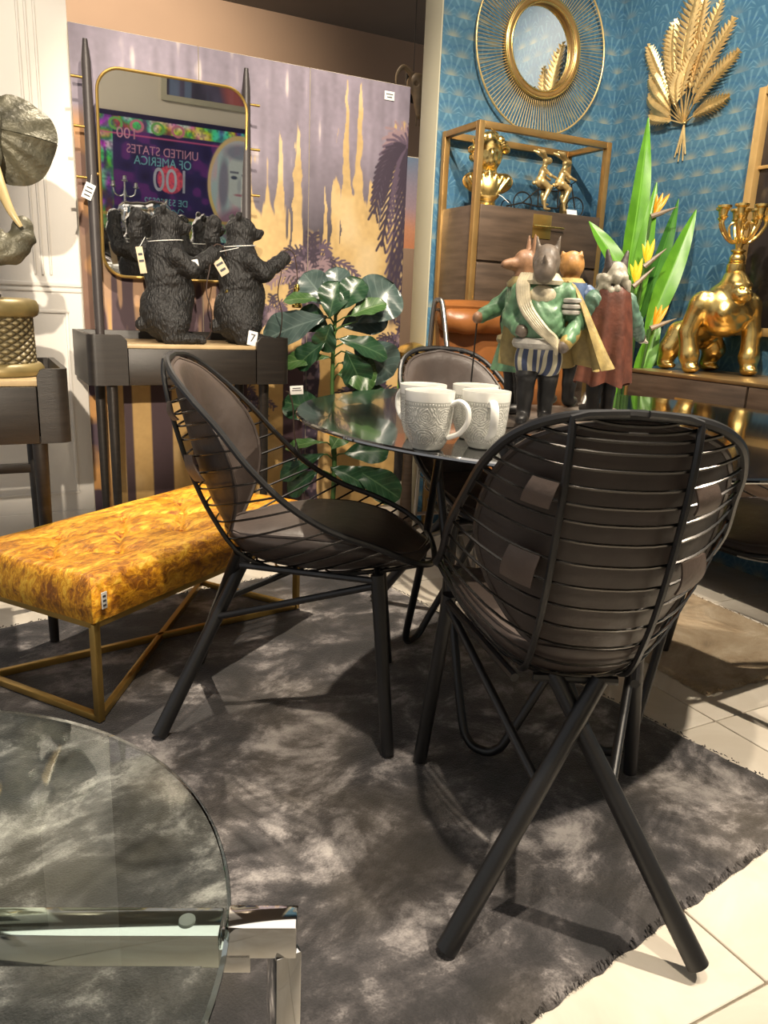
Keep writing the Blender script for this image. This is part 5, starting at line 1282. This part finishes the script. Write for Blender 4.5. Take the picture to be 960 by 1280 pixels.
# sunset canvas and tall grass plant beyond
def sunset(U, V):
    n = vnoise(U, V, 7, 21); z = V
    st = [(0, (.05, .10, .03)), (.30, (.14, .12, .06)), (.36, (.62, .24, .10)), (.55, (.70, .32, .18)), (.72, (.42, .30, .34)), (1, (.16, .22, .32))]
    q = z+.10*(n-.5)
    return np.stack([np.interp(q, [s[0] for s in st], [s[1][c] for s in st]) for c in range(3)], 1)
M['sunset'] = vcol_mat('sunset_print', .5, .05)
sc = thing('sunset_canvas', 'canvas print of an orange sunset sky seen past the screen', 'picture', (2.75, 4.98, .95))
me = paint_grid(lambda U, V: np.stack([-.6+1.2*U, np.full(U.shape, -.021), V*1.05], 1), sunset, 60, 60); mesh_obj('print', me, M['sunset'], sc)
MB().box((0, 0, .525), (1.21, .04, 1.06), .003).build('stretcher', M['oak_edge'], sc)
MB().box((0, .08, -.24), (1.0, .30, 1.40-.0), .004).build('plinth', M['brown_wall'], sc)
sc.location.z = .94
gp = thing('tall_grass_plant', 'tall green grass plant standing behind the palm screen', 'plant', (2.29, 3.98, 0))
MB().lathe([(0, 0), (.11, 0), (.14, .30), (.13, .30), (0, .27)], 28).build('pot', M['pot'], gp, 50)
rg = random.Random(9)
for k in range(26):
    a = rg.uniform(0, 2*PI); L = rg.uniform(.6, 1.05); me = leaf_mesh(L, .045, lance, rg.uniform(.4, 1.1), .4, .2, 4, 14); me.materials.append(M['bop_leaf' if k % 3 else 'bop_dark'])
    o = bpy.data.objects.new('leaf', me); COL.objects.link(o); o.parent = gp
    o.matrix_local = aim((.05*math.cos(a), .05*math.sin(a), .26), (math.cos(a)*.35, math.sin(a)*.35, 1), (-math.cos(a), -math.sin(a), .35))
# antler-like skull hung behind the partition
M['bone'] = mat('brown_bone', (.36, .25, .14), .5, var=.4, scale=14)
sk = thing('hanging_skull', 'pale animal skull with horns hung behind the partition end', 'wall decoration', (2.065, 3.72, 2.02))
organic('skull', [('e', (0, 0, .06), (.055, .05, .05), None), ('c', (0, -.02, .03), .040, (-.005, -.045, -.09), .018), ('e-', (-.03, -.045, .05), (.012, .012, .012), None, .004), ('e-', (.03, -.045, .05), (.012, .012, .012), None, .004)], .005, M['bone'], sk, .015)
for s in (-1, 1):
    pts = spline([(s*.035, 0, .10), (s*.08, 0, .125), (s*.115, 0, .09), (s*.125, -.01, .04)], 6); MB().tube(pts, [.016-.012*i/(len(pts)-1) for i in range(len(pts))], 8).build('horn', M['bone'], sk)
for s in (-1, 1): MB().tube([(s*.012-.004, -.04, -.08), (s*.010-.008, -.035, -.14)], [.008, .004], 6).build('jaw', M['bone'], sk)
MB().box((0, .04, .05), (.09, .02, .14), .004).build('back_board', M['dark_wood'], sk)
MB().tube([(0, .045, .1), (0, .045, 1.18)], .002, 5).build('hanging_wire', M['stand'], sk)
# black picture on the white wall, behind the elephant
bk = thing('black_picture', 'tall black picture hung on the white wall behind the elephant', 'picture', (-.40, 3.448, 1.10))
MB().box((0, -.012, .85), (.96, .022, 1.70), .002).build('frame', M['black_panel'], bk)
MB().box((0, -.0245, .85), (.90, .003, 1.64), .001).build('canvas', M['black_panel'], bk)
# ================================================================== WHAT THE VANITY MIRROR SEES: the wall behind
M['silver'] = mat('polished_silver', (.78, .77, .74), .16, 1.0, var=.15, scale=20, bump=.08)
M['black_lacquer'] = mat('black_lacquer', (.010, .010, .010), .25, var=.2, coat=.3)
def note_print(X, Z):
    """abstract bank-note pop print; X grows to the reader's right"""
    n = vnoise(X, Z, 12, 31); n2 = vnoise(X, Z, 60, 32); n3 = vnoise(X, Z*.3, 18, 33)
    C = np.array((.030, .022, .110))[None]*(.6+.9*n)[:, None]
    C = lay(C, np.clip((n-.62)*4, 0, .5), (.20, .03, .26)); W, H = 1.61, 1.12
    hue = np.stack([.5+.42*np.sin(5*X+6*n), .45+.40*np.sin(4*X+2.2+5*n3), .40+.35*np.sin(6*X+4+6*n)], 1)
    e = np.minimum(np.minimum(X, W-X), np.minimum(Z, H-Z))
    C = lay(C, soft(e, .045, .01), (.020, .014, .06))
    band = ((e > .045) & (e < .15)).astype(float)*(.45+.55*np.clip((n2-.3)*3, 0, 1))
    C = C*(1-band[:, None])+hue*band[:, None]
    top = (H-Z > .05) & (H-Z < .17) & (X > .75)
    for k in range(4):
        cx = .86+.19*k; C = lay(C, soft(np.abs(np.hypot((X-cx)*.85, Z-H+.105)-.045), .010)*top, (.16, .45, .12) if k % 2 else (.60, .20, .30))
    C = lay(C, soft(np.abs((H-Z)-.185), .006), (.65, .12, .30))
    # oval with a generic profile-free face
    ox, oz = .25, .60; q = np.hypot((X-ox)/.30, (Z-oz)/.43)
    C = lay(C, soft(q, 1.0, .02), (.46, .62, .66)); C = lay(C, soft(np.abs(q-1), .05, .02), (.75, .60, .22))
    C = lay(C, soft(q, .96, .3)*np.clip((n3-.35)*2, 0, .8), (.72, .48, .55))
    f = np.hypot((X-.24)/.15, (Z-.64)/.24); C = lay(C, soft(f, 1.0, .1), (.60, .68, .68))
    for s in (-1, 1):
        C = lay(C, soft(np.hypot((X-.24-s*.06)/.034, (Z-.67)/.017), 1, .4), (.06, .08, .14)); C = lay(C, soft(np.abs(Z-.71-.01*s), .010)*soft(np.abs(X-.24-s*.06), .045), (.16, .18, .25))
        C = lay(C, soft(np.hypot((X-.24-s*.165)/.05, (Z-.60)/.24), 1, .5)*.85, (.22, .20, .30))
    C = lay(C, soft(np.hypot((X-.245)/.020, (Z-.60)/.07), 1, .8)*.5, (.30, .34, .42)); C = lay(C, soft(np.hypot((X-.24)/.055, (Z-.51)/.012), 1, .6), (.45, .20, .26))
    C = lay(C, soft(np.hypot((X-.24)/.16, (Z-.90)/.07), 1, .5)*.8, (.20, .24, .34)); C = lay(C, soft(np.hypot((X-.24)/.24, (Z-.22)/.16), 1, .4)*.85, (.30, .14, .24))
    C = lay(C, soft(np.hypot(X-.93, Z-.585), .125, .008)*(.55+.45*np.clip((n2-.25)*4, 0, 1)), (.78, .10, .16))
    C = lay(C, (Z < .22)*(Z > .12)*np.clip((n2-.35)*3, 0, .9), (.18, .42, .18)); C = lay(C, (np.abs(Z-.235) < .012).astype(float)*.8, (.62, .45, .12))
    return C
M['note'] = vcol_mat('pop_print', .4, .03, grain=.08)
cv = thing('banknote_canvas', 'large dark pop art banknote canvas reflected in the vanity mirror', 'picture', (2.745, -1.598, .745))
MB().box((-.805, .010, .56), (1.61, .018, 1.12), .002).build('stretcher', M['black_panel'], cv)
me = paint_grid(lambda U, V: np.stack([-1.61*U, np.full(U.shape, .0200), V*1.12], 1), lambda U, V: note_print(1.61*U, 1.12*V), 250, 170); mesh_obj('print', me, M['note'], cv)
M['ink_cyan'] = mat('ink_cyan', (.22, .58, .66), .5, var=.3, scale=9); M['ink_rose'] = mat('ink_rose', (.66, .34, .48), .5, var=.3, scale=9); M['ink_pale'] = mat('ink_pale', (.52, .56, .68), .5, var=.3, scale=7)
def note_text(s, size, x, z, m, wide=1.0):
    mx = Matrix.Translation((-x, .0207, z)) @ Matrix(((-1, 0, 0, 0), (0, 0, 1, 0), (0, 1, 0, 0), (0, 0, 0, 1))) @ Matrix.Diagonal((wide, 1, 1, 1))
    text_obj('lettering', s, size, mx, M[m], cv, .0006)
note_text('UNITED STATES', .110, 1.00, .815, 'ink_rose', .86); note_text('OF AMERICA', .110, 1.00, .725, 'ink_cyan', .86)
note_text('100', .30, .92, .565, 'ink_pale', .80); note_text('DE 53360532', .085, .97, .375, 'ink_cyan', .9); note_text('100', .13, 1.33, .94, 'ink_rose', 1.0)
MB().tube(spline([(-.80, .0215, .30), (-.84, .0215, .325), (-.86, .0215, .285), (-.90, .0215, .31), (-.95, .0215, .29), (-1.0, .0215, .312), (-1.05, .0215, .29)], 5), .0035, 5).build('signature', M['ink_cyan'], cv)
# darker framed picture above it
def dusk(U, V):
    n = vnoise(U*2, V, 5, 41); C = np.array((.10, .09, .15))[None]*(.5+n)[:, None]; C = lay(C, np.clip((vnoise(U*3, V*.2, 9, 42)-.6)*4, 0, .8), (.16, .22, .34))
    return lay(C, soft(np.abs(U-.30-.05*np.sin(V*6)), .10, .1)*.8, (.50, .13, .11))
p2 = thing('dusk_picture', 'framed dusky painting with a red streak hung above the banknote canvas', 'picture', (2.745, -1.598, 2.03))
MB().box((-.50, .016, .40), (1.04, .03, .84), .004).build('frame', M['end_grey'], p2)
me = paint_grid(lambda U, V: np.stack([-.03-.94*U, np.full(U.shape, .0325), .03+V*.74], 1), dusk, 60, 50); mesh_obj('print', me, M['note'], p2)
# black chest with silver bull and candlestick
ch = thing('black_chest', 'black lacquer chest of drawers reflected low in the vanity mirror', 'chest of drawers', (1.42, -1.27, 0))
MB().box((0, 0, .44), (.86, .46, .84), .004).build('body', M['black_lacquer'], ch); MB().box((0, 0, .868), (.90, .50, .018), .003).build('top', M['black_lacquer'], ch)
for k in range(4):
    for s in (-1, 1):
        d = MB().box((s*.213, .236, .745-.185*k), (.405, .018, .172), .003).build('drawer', M['black_lacquer'], ch)
        MB().tube(spline([(s*.213-.04, .245, .745-.185*k), (s*.213-.03, .262, .745-.185*k), (s*.213+.03, .262, .745-.185*k), (s*.213+.04, .245, .745-.185*k)], 5), .005, 8).build('handle', M['silver'], d)
bl = thing('silver_bull', 'polished silver bull figure on the black chest', 'figurine', (1.455, -1.16, .8775), R(180))
B = [('e', (0, 0, .185), (.15, .060, .068), None), ('e', (-.10, 0, .20), (.075, .062, .075), None), ('e', (.12, 0, .185), (.07, .055, .062), None), ('c', (-.14, 0, .215), .05, (-.205, 0, .235), .036), ('e', (-.235, 0, .215), (.045, .028, .026), (0, R(-35), 0))]
for s in (-1, 1):
    B += chain([(-.105, s*.04, .15), (-.115, s*.042, .08), (-.11, s*.042, .015)], [.032, .018, .016])+chain([(.135, s*.036, .15), (.15, s*.04, .085), (.14, s*.04, .015)], [.036, .018, .016])
    B += chain([(-.205, s*.025, .255), (-.215, s*.06, .265), (-.225, s*.075, .295)], [.012, .009, .003])+[('e', (-.195, s*.045, .24), (.012, .02, .009), None)]
B += chain([(.185, 0, .20), (.205, 0, .15), (.20, 0, .08)], [.009, .007, .010])
organic('body', B, .006, M['silver'], bl, .016)
cs = thing('silver_candlestick', 'three armed silver candlestick behind the silver bull', 'candle holder', (1.345, -1.33, .8775))
MB().lathe([(0, 0), (.065, 0), (.068, .01), (.03, .025), (.012, .05), (.016, .09), (.030, .14), (.014, .18), (.010, .26), (.018, .30), (.009, .33), (.009, .40), (.028, .405), (.030, .415), (.018, .42), (.016, .45), (.028, .455), (0, .456)], 28).build('stem', M['silver'], cs, 40)
for s in (-1, 1):
    ar = MB().tube(spline([(0, 0, .30), (s*.04, 0, .275), (s*.085, 0, .295), (s*.10, 0, .345)], 7), .008, 8).build('arm', M['silver'], cs)
    MB().lathe([(0, 0), (.010, 0), (.028, .012), (.028, .018), (.016, .022), (.015, .052), (.026, .058), (0, .06)], 24, (s*.10, 0, .345)).build('candle_cup', M['silver'], cs, 40)
